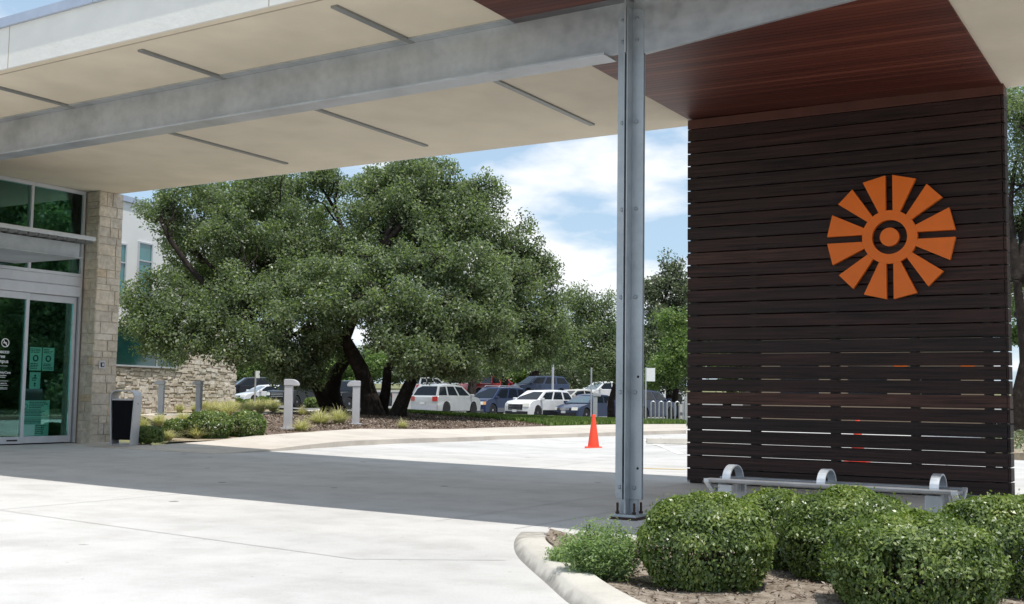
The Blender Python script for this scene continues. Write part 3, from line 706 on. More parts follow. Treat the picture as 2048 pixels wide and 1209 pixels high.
# ferny weed at the planter's corner
def weed(px, top, base, half, label):
    D = .97/((base-hor(px))/FPX); p = at(px, 800, D+.15); p[2] = .03; h = at(px, top, D+.15)[2]-.03; r = half*D/FPX
    root = thing('weed', tuple(p), label, 'weed')
    f = MB(); P_, N_, U_ = [], [], []
    for i in range(190):
        a = RNG.random()*6.28; q = RNG.random()**.5; e = np.array([math.cos(a)*r*q, math.sin(a)*r*.8*q, h*(.45+.6*RNG.random())*(1-.35*q)])
        pts = limb(f, (e[0]*.35, e[1]*.35, 0), e, .003, .0012, .1, 6)
        for j in range(2, 7):
            for _ in range(13):
                P_.append(np.array(pts[j])+RNG.normal(size=3)*.022); N_.append(np.array([0, 0, 1.0])+RNG.normal(size=3)*.7)
                U_.append(RNG.normal(size=3)+np.array([e[0], e[1], .2])*2)
    f.build('stems', M['weed_leaf'], root)
    P_ = np.array(P_); P_[:, 2] = np.maximum(P_[:, 2], .01)
    link('foliage', leaf_mesh('foliage', P_, np.array(N_), .022*(.6+.8*RNG.random(len(P_))), .38, M['weed_leaf'], RNG.normal(.5, .22, len(P_)), .2, np.array(U_)), root)
weed(1205, 1034, 1166, 84, 'loose ferny green weed between the kerb and the big round shrub')
weed(1148, 1090, 1142, 46, 'low sprawling weed with thin stems at the tip of the kerbed planter')

# ------------------------------------------------------------------ glazed entrance, stone column, awning
GX = -17.28
sf = thing('entrance_storefront', (GX, 12, .07), 'aluminium framed glazed entrance with sliding doors, transom windows and white header', 'storefront'); sfo = (GX, 12, .07)
YR, YL = 13.755, 9.2; zb = .075
f = MB(sfo)
f.box(GX-.06, GX+.05, YR-.045, YR, zb, 4.575); f.box(GX-.06, GX+.05, YL, YL+.05, zb, 4.575)      # jambs
f.box(GX-.06, GX+.05, YL+.051, YR-.046, 4.51, 4.575); f.box(GX-.06, GX+.05, YL+.051, YR-.046, 3.02, 3.075)
for Y in (12.66, 11.5, 10.4): f.box(GX-.055, GX+.045, Y-.026, Y+.026, 3.076, 4.509)
f.build('frame', M['alu_white'], sf, bevel=.004)
MB(sfo).box(GX-.055, GX+.055, YL+.051, YR-.046, 2.845, 3.017).build('header_panel', M['alu_white'], sf, bevel=.01)
MB(sfo).box(GX-.055, GX+.09, YL+.051, YR-.046, 2.655, 2.842).build('operator_housing', M['alu_white'], sf, bevel=.02)
for a, b in ((12.687, YR-.047), (11.527, 12.633), (10.427, 11.473), (YL+.052, 10.373)):
    MB(sfo).box(GX-.008, GX+.002, a, b, 3.077, 4.508).build('transom_pane', M['door_glass'], sf)
def leaf_door(y0, y1, xo, nm):
    d = MB(sfo); z0, z1 = zb+.012, 2.65
    d.box(xo-.022, xo+.022, y0, y0+.062, z0, z1); d.box(xo-.022, xo+.022, y1-.062, y1, z0, z1)
    d.box(xo-.022, xo+.022, y0+.063, y1-.063, z0, z0+.115); d.box(xo-.022, xo+.022, y0+.063, y1-.063, z1-.115, z1)
    d = d.build(nm, M['alu_white'], sf, bevel=.004)
    g_ = MB(sfo); g_.box(xo-.006, xo+.004, y0+.063, y1-.063, z0+.116, z1-.116); g_.build('pane', M['door_glass'], d); return d
leaf_door(12.63, 13.68, GX-.01, 'fixed_panel'); d1 = leaf_door(11.62, 12.68, GX+.045, 'sliding_door'); leaf_door(10.54, 11.60, GX+.045, 'sliding_door'); leaf_door(9.3, 10.52, GX-.01, 'fixed_panel')
MB(sfo).box(GX+.0675, GX+.075, 12.36, 12.56, .13, .155).build('door_badge', M['dark'], d1)
# dark room behind the glass
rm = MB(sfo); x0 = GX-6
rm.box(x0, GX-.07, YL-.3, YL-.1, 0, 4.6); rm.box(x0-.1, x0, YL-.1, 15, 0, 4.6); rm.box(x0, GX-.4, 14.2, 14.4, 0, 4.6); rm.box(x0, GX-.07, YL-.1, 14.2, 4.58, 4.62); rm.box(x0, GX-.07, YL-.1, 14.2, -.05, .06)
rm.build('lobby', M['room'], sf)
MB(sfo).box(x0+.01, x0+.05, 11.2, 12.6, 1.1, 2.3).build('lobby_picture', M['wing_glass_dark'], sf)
# building front wall left of the glazing keeps the lobby closed
MB().box(GX-6.2, GX+.02, 2.0, YL-.31, -.1, 4.62).build('building_wall', M['mortar']); tag(bpy.data.objects['building_wall'], 'plain tan building wall carrying the canopy left of the glazed entrance', 'wall')

def stone_face(mb, o, u, w, W_, H_, rows, cols, jit, gap, depth_):
    """squared stones of varied size laid on a face: origin o, along u, outward w, up z"""
    o = np.array(o, float); u = np.array(u, float); w = np.array(w, float); z = 0.0
    while z < H_-.02:
        h = min(RNG.uniform(*rows), H_-z); h = H_-z if H_-z-h < rows[0]*.6 else h
        x = 0.0
        while x < W_-.01:
            l = RNG.uniform(*cols); l = W_-x if W_-x-l < cols[0]*.6 else l
            d = depth_+RNG.uniform(0, jit); g_ = gap/2
            z0_, z1_ = z+g_, z+h-g_
            if jit > .02:
                z0_ += RNG.uniform(-.05, .03); z1_ -= RNG.uniform(-.05, .03)
            c = [(x+g_, z0_), (x+l-g_, z0_), (x+l-g_, z1_), (x+g_, z1_)]
            if jit > .02: c = [(a+RNG.uniform(-.035, .035), b+RNG.uniform(-.022, .022)) for a, b in c]
            bk = [o+u*a+np.array([0, 0, b]) for a, b in c]; ins = min(.02, h*.12) if jit > .02 else .004
            cx_, cz_ = x+l/2, z+h/2
            fr_ = [o+u*(a+(ins if a < cx_ else -ins))+np.array([0, 0, b+(ins if b < cz_ else -ins)])+w*d for a, b in c]
            mb.add(bk+fr_, [(4, 5, 6, 7), (0, 1, 5, 4), (1, 2, 6, 5), (2, 3, 7, 6), (3, 0, 4, 7)] if np.cross(u, w)[2] < 0 else [(7, 6, 5, 4), (4, 5, 1, 0), (5, 6, 2, 1), (6, 7, 3, 2), (7, 4, 0, 3)])
            x += l
        z += h
sc = thing('stone_column', (-17.1, 14.05, .05), 'square limestone block column at the right end of the glazed entrance', 'column'); sco = (-17.1, 14.05, .05)
CX1, CY0, CY1 = -16.9, 13.79, 14.31
MB(sco).box(-17.6, CX1-.012, CY0+.012, CY1, 0, 4.574).build('core', M['mortar'], sc)
f = MB(sco); stone_face(f, (-17.24, CY0+.012, .05), (1, 0, 0), (0, -1, 0), .34, 4.52, (.10, .24), (.12, .34), .008, .008, .012); stone_face(f, (CX1-.012, CY0, .05), (0, 1, 0), (1, 0, 0), CY1-CY0, 4.52, (.10, .26), (.12, .42), .009, .008, .012)
f.build('stone_facing', M['stone'], sc)
bx = thing('door_opener_plate', (CX1+.012, 13.97, 1.40), 'small square metal push plate fixed on the stone column', 'push plate')
MB((CX1+.012, 13.97, 1.40)).box(CX1+.012, CX1+.03, 13.90, 14.04, 1.39, 1.53).build('plate', M['silver'], bx, bevel=.004)
MB((CX1+.012, 13.97, 1.40)).box(CX1+.0305, CX1+.045, 13.935, 14.005, 1.42, 1.50).build('button', M['dark'], bx, bevel=.004)
MB((CX1+.012, 13.97, 1.40)).box(CX1+.0455, CX1+.050, 13.950, 13.990, 1.435, 1.485).build('mark', M['silver'], bx)

aw = thing('door_awning', (GX, 12, 3.1), 'flat galvanized steel awning projecting over the sliding doors', 'awning'); awo = (GX, 12, 3.1)
AX, AY = -15.6, 12.36
f = MB(awo); f.box(AX, AX+.012, 8.6, AY, 3.135, 3.365); f.box(AX-.08, AX-.001, 8.6, AY, 3.353, 3.365); f.box(GX+.06, AX-.001, AY-.012, AY, 3.135, 3.352); f.build('channel', M['steel'], aw)
MB(awo).box(GX+.06, AX+.10, 8.6, AY+.006, 3.122, 3.134).build('underside_plate', M['steel'], aw)
f = MB(awo)
for i in range(22):
    a = 8.62+i*.175; f.prism([(GX+.06, a, 3.372), (GX+.06, a+.05, 3.40), (GX+.06, a+.11, 3.40), (GX+.06, a+.15, 3.372), (GX+.06, a+.15, 3.384), (GX+.06, a+.115, 3.412), (GX+.06, a+.045, 3.412), (GX+.06, a, 3.384)], (1.86, 0, 0))
f.build('deck', M['strip'], aw)
MB(awo).box(-15.41, -15.28, 8.6, 12.42, 3.40, 3.465).build('front_bar', M['alu'], aw, bevel=.006)

# writing and notices on the door glass
def text_mesh(body, size, name, mat, parent, loc, align='CENTER', ext=.0008):
    c = bpy.data.curves.new(name, 'FONT'); c.body = body; c.size = size; c.align_x = align; c.extrude = ext; c.offset = size*.012
    o = bpy.data.objects.new(name, c); me = bpy.data.meshes.new_from_object(o); bpy.data.objects.remove(o); bpy.data.curves.remove(c)
    me.materials.clear(); me.materials.append(mat); q = link(name, me, parent)
    q.matrix_local = Matrix(((0, 0, 1, loc[0]), (1, 0, 0, loc[1]), (0, 1, 0, loc[2]), (0, 0, 0, 1))); return q
def ring_bm(f, x, yc, zc, r0, r1, t=.0008, n=28):
    for i in range(n):
        a0, a1 = 2*math.pi*i/n, 2*math.pi*(i+1)/n
        f.prism([(x, yc+r*math.cos(a), zc+r*math.sin(a)) for r, a in ((r0, a0), (r1, a0), (r1, a1), (r0, a1))], (t, 0, 0))
DX = GX+.0515
dec = thing('door_lettering', (DX, 12.18, 1.2), 'white tobacco free campus lettering with a no smoking symbol on the sliding door glass', 'lettering'); deo = np.array((DX, 12.18, 1.2))
TY = 12.16
f = MB(deo); ring_bm(f, DX, TY+.10, 1.775, .062, .075); q = .055
f.prism([(DX, TY+.10-q, 1.775+q+.006), (DX, TY+.10-q+.012, 1.775+q+.012), (DX, TY+.10+q, 1.775-q-.006), (DX, TY+.10+q-.012, 1.775-q-.012)], (.0009, 0, 0))
f.prism([(DX, TY+.062, 1.765), (DX, TY+.13, 1.765), (DX, TY+.13, 1.782), (DX, TY+.062, 1.782)], (.0005, 0, 0)); f.build('no_smoking_symbol', M['vinyl'], dec)
for i, (tx, zz, s_) in enumerate((('Tobacco', 1.600, .088), ('Free', 1.520, .088), ('Campus', 1.440, .088), ('CommUnityCare', 1.262, .056), ('CENTRAL HEALTH', 1.085, .032))):
    text_mesh(tx, s_, 'lettering_line', M['vinyl'], dec, (0, TY-12.18+.03, zz-1.2))
for zz, w in ((1.385, .26), (1.225, .24), (1.195, .20), (1.135, .32), (1.062, .32), (1.02, .30), (1.0, .30)):
    f = MB(deo); f.box(DX, DX+.0008, TY+.03-w/2, TY+.03+w/2, zz, zz+(.006 if w > .25 else .009)); f.build('rule_line', M['vinyl'], dec)
PX = GX-.014-.004
def poster(y0, y1, z0, z1, label, draw):
    o = np.array((PX-.002, (y0+y1)/2, z0)); t = thing('poster', tuple(o), label, 'poster')
    MB(o).box(PX-.002, PX, y0, y1, z0, z1).build('sheet', M['paper'], t); f = MB(o); draw(f, y0, y1, z0, z1); f.build('print', M['ink'], t); return t
def lines(f, y0, y1, zt, zb_, n, mar=.02, cut=1.0):
    for i in range(n):
        zc = zt-(zt-zb_)*(i+.5)/n; e = y0+mar+(y1-y0-2*mar)*RNG.uniform(.6, 1.0)*cut; hh = (zt-zb_)/n*.26
        y = y0+mar
        while y < e-.01:                                              # words that cannot be read in the photograph: broken strokes
            l = min(RNG.uniform(.015, .05), e-y); f.box(PX+.0002, PX+.0006, y, y+l, zc-hh, zc+hh); y += l+.008
def d_hand(f, y0, y1, z0, z1):
    c = ((y0+y1)/2, (z0+z1)/2+.01); f.lathe([(.058, PX+.0001), (.058, PX+.0005)], 28, (0, c[0], c[1]), axis=0)
    lines(f, y0, y1, z1-.02, z1-.10, 3); lines(f, y0, y1, z0+.13, z0+.02, 4)
for y0, y1, lab in ((12.795, 13.03, 'pale notice with a dark round hand symbol, left of the pair on the door glass'), (13.05, 13.285, 'pale notice with a dark round symbol, right of the pair on the door glass')):
    t = poster(y0, y1, 1.33, 1.73, lab, d_hand)
    o = MB(t.location[:]); yc = (y0+y1)/2
    o.prism([(PX+.0007, yc-.022, 1.51), (PX+.0007, yc+.02, 1.51), (PX+.0007, yc+.028, 1.55), (PX+.0007, yc+.012, 1.575), (PX+.0007, yc-.02, 1.572), (PX+.0007, yc-.03, 1.545)], (.0004, 0, 0)); o.build('symbol', M['paper'], t)
def d_small(f, y0, y1, z0, z1):
    yc = (y0+y1)/2
    for zc in (z1-.06, z0+.09): f.lathe([(.02, PX+.0001), (.02, PX+.0005)], 16, (0, yc, zc), axis=0); f.box(PX+.0001, PX+.0005, yc-.014, yc+.014, zc-.05, zc-.024)
    lines(f, y0, y1, z0+.2, z0+.13, 2, .05)
poster(12.81, 13.025, 1.015, 1.30, 'small pale notice below the pair of notices on the door glass', d_small)
def d_big(f, y0, y1, z0, z1):
    ring_bm(f, PX, y0+.055, z1-.10, .036, .045); lines(f, y0+.11, y1, z1-.015, z1-.14, 4); lines(f, y0, y1, z1-.15, z0+.34, 5); f.box(PX+.0002, PX+.0006, y0, y1, z0+.305, z0+.312); lines(f, y0, y1, z0+.29, z0+.21, 3); lines(f, y0+.25, y1, z0+.20, z0+.03, 5)
tb = poster(12.70, 13.235, .205, .815, 'large pale printed notice low on the door glass with a no smoking sign', d_big)
lp = thing('paper_sheet', (PX+.003, 12.83, .21), 'blank white sheet stuck over the lower left of the big door notice', 'paper')
MB((PX+.003, 12.83, .21)).box(PX+.0015, PX+.0025, 12.70, 12.955, .21, .40).build('sheet', M['vinyl'], lp)

# ------------------------------------------------------------------ litter bin
bin_z = float(zg(-16.05, 13.86))+walk_h(0, 13.86)
lb = thing('litter_bin', (-16.02, 13.80, bin_z), 'silver framed litter bin with a black panel beside the stone column', 'litter bin', rz=R(24))
def loop(wb, wt_, h, r, inset=0):
    pts = []
    def arc(cx_, cz_, r_, a0, a1):
        for i in range(7):
            a = a0+(a1-a0)*i/6; pts.append((cx_+r_*math.cos(a), cz_+r_*math.sin(a)))
    wb -= inset; wt_ -= inset; r2 = max(r-inset, .01)
    arc(wt_-r2, h-inset-r2, r2, 0, math.pi/2); arc(-wt_+r2, h-inset-r2, r2, math.pi/2, math.pi); arc(-wb+.02, inset+.02, .02, math.pi, 1.5*math.pi); arc(wb-.02, inset+.02, .02, 1.5*math.pi, 2*math.pi); return pts
A, B = loop(.185, .225, .95, .11), loop(.185, .225, .95, .11, .022); n = len(A); f = MB(); dpt = .15
f.v = [(x, -dpt, z) for x, z in A]+[(x, -dpt, z) for x, z in B]+[(x, dpt, z) for x, z in A]+[(x, dpt, z) for x, z in B]
for i in range(n):
    j = (i+1) % n; f.f += [(i, j, n+j, n+i), (2*n+j, 2*n+i, 3*n+i, 3*n+j), (j, i, 2*n+i, 2*n+j), (n+i, n+j, 3*n+j, 3*n+i)]
f.build('frame', M['silver'], lb, smooth=35, bevel=.004)
f = MB(); f.hexa([(-.156, -.135, .10), (.156, -.135, .10), (.156, .135, .10), (-.156, .135, .10), (-.186, -.135, .80), (.186, -.135, .80), (.186, .135, .78), (-.186, .135, .78)]); f.build('panel', M['black_plastic'], lb, bevel=.008)
MB().box(-.187, .187, -.140, -.1355, .775, .80).build('rim', M['silver'], lb)
f = MB(); f.lathe([(.012, .2165), (.012, .2215)], 14, (0, 0.0, .72), axis=0); f.build('lock', M['dark'], lb)

# ------------------------------------------------------------------ far wing
P0 = at(468, 812, 50.0); dW = ray(1800, 805); dW[2] = 0; dW /= np.linalg.norm(dW)           # wall runs away from us along dW
nW = np.array([dW[1], -dW[0], 0.0])                                                            # outward
def on_wing(px, py):
    r = ray(px, py); t = ((P0-EYE)@nW)/(r@nW); p = EYE+r*t; return float((p-P0)@dW), float(p[2])
wz = float(P0[2])-.25
wing = thing('building_wing', (P0[0], P0[1], wz), 'two storey wing of pale stucco over rubble limestone behind the oaks', 'building', rz=math.atan2(dW[1], dW[0]))
# local: x along dW (negative towards us), y to the left (into the building), z from wz
ST = 3.35; WT = on_wing(252, 391)[1]-wz
f = MB(); f.box(-13, 0, .0, 9, 0, ST-.001); f.build('stone_base', M['mortar'], wing)
f = MB(); f.box(-13, -.05, .12, 9, ST, WT-.21); f.build('stucco_wall', M['wing_stucco'], wing)
f = MB(); f.box(-13.1, .0, .04, 9.05, WT-.209, WT); f.build('coping', M['coping'], wing)
f = MB()
s0, zt = on_wing(348, 738); s1, _ = on_wing(200, 738); sill = zt-wz
wl, wr = -9.5, s0
stone_face(f, (-13, 0, .0), (1, 0, 0), (0, -1, 0), 13.0, sill-.06, (.09, .21), (.16, .52), .045, .018, .05)
stone_face(f, (wr+.08, 0, sill-.06), (1, 0, 0), (0, -1, 0), -wr-.08, ST-sill+.06, (.09, .21), (.16, .52), .045, .018, .05)
stone_face(f, (0, 0, 0), (0, 1, 0), (1, 0, 0), 3.0, ST, (.09, .21), (.16, .52), .04, .018, .04)
f.build('rubble_facing', M['rubble'], wing)
def window(x0, x1, z0, z1, yo, glass, bars, mull=()):
    w = MB(); t = .06
    w.box(x0, x0+t, yo-.06, yo+.03, z0, z1); w.box(x1-t, x1, yo-.06, yo+.03, z0, z1); w.box(x0+t+.001, x1-t-.001, yo-.06, yo+.03, z1-t, z1); w.box(x0+t+.001, x1-t-.001, yo-.07, yo+.03, z0, z0+t)
    for b in bars: w.box(x0+t+.001, x1-t-.001, yo-.055, yo+.03, b-.025, b+.025)
    for m_ in mull: w.box(m_-.02, m_+.02, yo-.05, yo+.03, z0+t+.001, z1-t-.001)
    w = w.build('window', M['alu_white'], wing)
    MB().box(x0+t, x1-t, yo-.02, yo-.012, z0+t, z1-t).build('pane', M[glass], w)
window(wl, wr, sill, ST-.1, -.08, 'wing_glass_dark', (), (wr-1.3, wr-3.9))
for a, b in ((280.5, 309.5), (238, 257.5)):
    xa, _ = on_wing(a, 500); xb, zt2 = on_wing(b, 488.5); window(xa, xb, 3.0+1.35, zt2-wz, .12, 'wing_glass', (zt2-wz-.72,))

# ------------------------------------------------------------------ bollard lights
def bollard():
    b = thing('bollard_light', (0, 0, 0), 'x', 'bollard', 'square bollard lights along the walks')
    MB().box(-.085, .085, -.075, .075, .03, .93).build('post', M['bollard'], b, bevel=.012)
    MB().box(-.15, .15, -.13, .13, -.02, .03).build('base_plate', M['bollard'], b, bevel=.008)
    f = MB(); prof = []
    for i in range(9):
        a = math.pi/2*i/8; prof.append((.085+.135*math.sin(a)-.0, .93+.135*math.cos(a)))
    prof = [(-.092, .931), (-.092, 1.045), (-.075, 1.063)]+[(.05+.17*math.sin(math.pi/2*i/6), .945+.12*math.cos(math.pi/2*i/6)) for i in range(7)]+[(.22, .931)]
    f.prism([(x, -.09, z) for x, z in prof], (0, .18, 0)); f.build('hood', M['bollard'], b, bevel=.008)
    MB().box(.09, .2, -.07, .07, .922, .930).build('lens', M['lamp'], b)
    return b
b0 = None
for px, py, D, rz, lab in [(575, 868, 24.7, 31, 'pale bollard light with its hood to the right, beside the clipped shrubs'), (711, 858, 28.1, 211, 'pale bollard light with its hood to the left, in front of the oak trunks'),
                           (321, 836, 36, 211, 'pale bollard light in straw grass in front of the rubble wall'), (397, 828, 37, 195, 'dark sided slim bollard light in front of the rubble wall, farther right'),
                           (1190, 845, 46, 31, 'bollard light on the far lawn behind the traffic cone')]:
    if b0 is None: b0 = bollard(); b = b0
    else: b = copy_tree(b0)
    p = at(px, py, D); b.location = (p[0], p[1], float(zg(p[0], p[1]))+.1); b.rotation_euler = (0, 0, R(rz)); b['label'] = lab
pp_ = at(1190, 845, 46); MB((pp_[0], pp_[1], 0)).box(pp_[0]-.32, pp_[0]+.32, pp_[1]-.32, pp_[1]+.32, float(zg(pp_[0], pp_[1]))-.1, float(zg(pp_[0], pp_[1]))+.08).build('concrete_footing', M['curb'], bevel=.02)
tag(bpy.data.objects['concrete_footing'], 'square pale concrete footing under the far lawn bollard', 'footing')
p1 = at(575, 870, 24.7); MB((p1[0], p1[1], 0)).box(p1[0]-.25, p1[0]+.25, p1[1]-.25, p1[1]+.25, float(zg(p1[0], p1[1]))-.1, float(zg(p1[0], p1[1]))+.078).build('concrete_footing', M['curb'], bevel=.02)
tag(bpy.data.objects['concrete_footing.001'], 'square concrete footing under the bollard beside the clipped shrubs', 'footing')

# ------------------------------------------------------------------ cones, wheel stop, bike rack, sign posts
def cone():
    c = thing('traffic_cone', (0, 0, 0), 'x', 'traffic cone', 'orange traffic cones')
    f = MB(); f.lathe([(.125, .03), (.122, .05), (.036, .66), (.036, .70), (.028, .71)], 24); f.build('body', M['cone'], c, smooth=50)
    MB().box(-.185, .185, -.185, .185, .0, .032).build('base', M['cone'], c, bevel=.015)
    return c
c0 = cone(); p = at(1187, 896.5, 24.5); c0.location = (p[0], p[1], float(zg(p[0], p[1]))+.002); c0['label'] = 'orange traffic cone standing alone on the sunny concrete drive'; c0.rotation_euler = (0, 0, .5)
c1 = copy_tree(c0); p = G(1716, 928); c1.location = (p[0], p[1], float(zg(p[0], p[1]))+.002); c1['label'] = 'orange traffic cone seen only through the gaps of the slatted wall'
ws = thing('wheel_stop', (0, 0, 0), 'pale concrete wheel stop on the drive left of the slatted wall', 'wheel stop')
f = MB(); f.prism([(-.9, -.08, 0), (-.9, .08, 0), (-.9, .055, .12), (-.9, -.055, .12)], (1.8, 0, 0)); f.build('block', M['curb'], ws, bevel=.015)
for X in (-.6, .6): MB().lathe([(.022, .119), (.022, .1225)], 12, (X, 0, 0)).build('pin', M['rust'], ws)
p = G(1378, 889); ws.location = (p[0], p[1], p[2]); ws.rotation_euler = (0, 0, R(31))
rk = thing('bike_rack', (0, 0, 0), 'wavy galvanized bike rack of repeated hoops by the parking lot', 'bike rack')
f = MB(); pts = []; nl = 5
for i in range(nl+1):
    x = i*.30
    pts += [(x, 0, 0 if i == 0 else .14)] if i == 0 else []
    for k in range(9):
        a = math.pi-math.pi*k/8; pts.append((x+.075+.075*math.cos(a), 0, .80+.085*math.sin(a)))
    if i < nl:
        for k in range(9):
            a = math.pi+math.pi*k/8; pts.append((x+.225+.075*math.cos(a), 0, .15+.085*math.sin(a)))
    else: pts.append((x+.15, 0, 0))
f.tube(pts, .028, 8); f.build('hoops', M['alu'], rk, smooth=60)
for X in (0, nl*.30+.15): MB().lathe([(.07, 0), (.07, .012)], 14, (X, 0, 0)).build('foot_plate', M['alu'], rk)
p = G(1302, 849); rk.location = (p[0], p[1], p[2]+.0); rk.rotation_euler = (0, 0, R(33)); 
sp = depth(p)/44.0*1.0; rk.scale = (1.05, 1.05, 1.0)
def sign_post(px, py, D, top_py, panel, label, r=.03, name='sign_post', mat='silver', cat='sign post'):
    p = at(px, py, D); z0 = float(zg(p[0], p[1])); h = at(px, top_py, D)[2]-z0
    t = thing(name, (p[0], p[1], z0), label, cat, rz=YAW)
    f = MB(); f.lathe([(r, -.05), (r, h)], 10); f.build('pole', M[mat], t, smooth=50)
    if panel:
        w, a, b, off = panel
        MB().box(off-w/2, off+w/2, -r-.006, -r-.001, h-b, h-a).build('sign_panel', M['vinyl'], t)
    return t
sign_post(509, 820, 48, 742, (.16, .0, .30, .1), 'thin grey sign post with a narrow white panel near the rubble wall corner', .035)
sign_post(573, 816, 78, 738, None, 'thin pale pole rising behind the left-hand parked cars', .05, 'pole', 'bollard', 'pole')
sign_post(1105, 800, 88, 730, None, 'pale light pole behind the white parked crossover', .09, 'pole', 'bollard', 'pole')
sign_post(1182, 842, 50, 735, None, 'grey post standing behind the far lawn bollard', .035, 'pole', 'silver', 'pole')
sign_post(1291, 852, 40, 735, (.30, .02, .48, .17), 'grey sign post with blank white panel just right of the steel column', .028)
sign_post(1371, 852, 44, 795, None, 'short pale post at the right end of the bike rack', .05, 'pole', 'bollard', 'pole')

# ------------------------------------------------------------------ grass tufts and small shrubs
def tuft_mesh(r, h, n, droop=1.0):
    V, F, T = [], [], []
    for i in range(n):
        a = RNG.random()*6.28; s = RNG.random()**.7; lean = r*(.25+.95*s); b = np.array([math.cos(a), math.sin(a), 0])*.09*RNG.random()*r*2.2
        d = np.array([math.cos(a), math.sin(a), 0]); hh = h*(1.05-.45*s)*RNG.uniform(.7, 1.1); side = np.array([-d[1], d[0], 0])*.006*RNG.uniform(.6, 1.4)
        k0 = len(V)
        for j in range(5):
            t = j/4; p = b+d*lean*t**1.5+np.array([0, 0, hh*(1.5*t-.62*droop*t*t*(1+.6*s))]); w = side*(1-t*.85)
            V += [tuple(p-w), tuple(p+w)]
        tv = np.clip(RNG.normal(.5, .25), 0, 1)
        for j in range(4): F.append((k0+2*j, k0+2*j+1, k0+2*j+3, k0+2*j+2)); T.append(tv)
    me = bpy.data.meshes.new('blades'); me.from_pydata(V, [], F); me.materials.append(M['straw'])
    at_ = me.attributes.new('tint', 'FLOAT', 'FACE'); at_.data.foreach_set('value', np.array(T, dtype=np.float32)); me.update(); return me
TM = [tuft_mesh(.42, .48, 420), tuft_mesh(.5, .42, 460), tuft_mesh(.34, .5, 360)]
TUFTS = [(335, 888, .62, 1, 'straw grass tuft right of the first clipped shrub by the bin'), (395, 884, .75, 1, 'straw grass tuft leaning over the paving in front of the clipped shrubs'), (448, 880, .75, 0, 'straw grass tuft between the two largest clipped shrubs and the walk'),
         (285, 866, .8, 2, 'straw grass tuft just right of the litter bin'), (318, 858, .8, 0, 'straw grass tuft behind the small clipped shrub by the bin'), (365, 850, .8, 1, 'straw grass tuft behind the left clipped shrubs'), (412, 844, .8, 1, 'straw grass tuft behind the biggest clipped shrub'),
         (603, 872, .85, 0, 'straw grass tuft at the foot of the bollard near the clipped shrubs'), (640, 857, 1.2, 1, 'large straw grass tuft between the two near bollards, left half'), (678, 856, 1.2, 0, 'large straw grass tuft close left of the second bollard'),
         (805, 865, .7, 2, 'small green straw tuft alone at the front of the mulch bed'), (545, 826, 1.1, 1, 'straw grass tuft in front of the black pickup'), (490, 830, 1.2, 1, 'straw grass tuft near the thin sign post'), (520, 832, 1.0, 0, 'straw grass tuft right of the thin sign post'), (455, 838, 1.2, 0, 'straw grass tuft behind the rightmost clipped shrub'), (605, 838, .9, 2, 'dry grass tuft left of the leaning oak trunk'),
         (268, 850, .9, 0, 'straw grass tuft rising behind the litter bin')]
for i, (px, py, s, k, lab) in enumerate(TUFTS):
    p = G(px, py); t = thing('grass_tuft', tuple(p+np.array([0, 0, .06])), lab, 'grass tuft', 'feather grass tufts', rz=RNG.random()*6.28); t.scale = (s, s, s)
    link('blades', TM[k], t)
# the continuous strip of straw grass along the wing wall: one mass
V, F, T = [], [], []; acc = []
for i in range(46):
    px = RNG.uniform(262, 556); py = RNG.uniform(816, 829) if px < 470 else RNG.uniform(817, 827); p = G(px, py); acc.append(p)
ms = MB()
for p in acc:
    k = TM[int(RNG.integers(3))]; s = RNG.uniform(.8, 1.25); a = RNG.random()*6.28; ca, sa = math.cos(a)*s, math.sin(a)*s; b = len(ms.v)
    co_ = np.empty(len(k.vertices)*3); k.vertices.foreach_get('co', co_); co_ = co_.reshape(-1, 3)
    q = np.stack([co_[:, 0]*ca-co_[:, 1]*sa+p[0], co_[:, 0]*sa+co_[:, 1]*ca+p[1], co_[:, 2]*s+p[2]+.02], 1)
    ms.v += [tuple(x) for x in q]; ms.f += [tuple(b+i for i in pl.vertices) for pl in k.polygons]; tv = np.empty(len(k.polygons), np.float32); k.attributes['tint'].data.foreach_get('value', tv); T.append(tv)
o = ms.build('straw_grass', M['straw']); a_ = o.data.attributes.new('tint', 'FLOAT', 'FACE'); a_.data.foreach_set('value', np.concatenate(T)); tag(o, 'pale straw grass growing along the foot of the rubble wall', 'grass', kind='stuff')
# lawn blades
n = 26000; q = np.array(lawn_poly); P_ = []
def inside(x, y, poly):
    c = np.zeros(len(x), bool); j = len(poly)-1
    for i in range(len(poly)):
        xi, yi = poly[i]; xj, yj = poly[j]
        c ^= ((yi > y) != (yj > y)) & (x < (xj-xi)*(y-yi)/(yj-yi+1e-12)+xi); j = i
    return c
x = RNG.uniform(q[:, 0].min(), q[:, 0].max(), n*6); y = RNG.uniform(q[:, 1].min(), q[:, 1].max(), n*6); k = inside(x, y, lawn_poly); x, y = x[k][:n], y[k][:n]
pos = np.stack([x, y, zg(x, y)+.15], 1); nm = np.stack([RNG.normal(size=len(x)), RNG.normal(size=len(x)), np.full(len(x), .35)], 1)
o = link('turf', leaf_mesh('turf', pos, nm, np.full(len(x), .14), .45, M['turf'], RNG.normal(.45, .25, len(x)), .1, np.tile([0, 0, 1.0], (len(x), 1)))); tag(o, 'strip of green turf between the mulch bed and the parked cars', 'grass', kind='stuff')
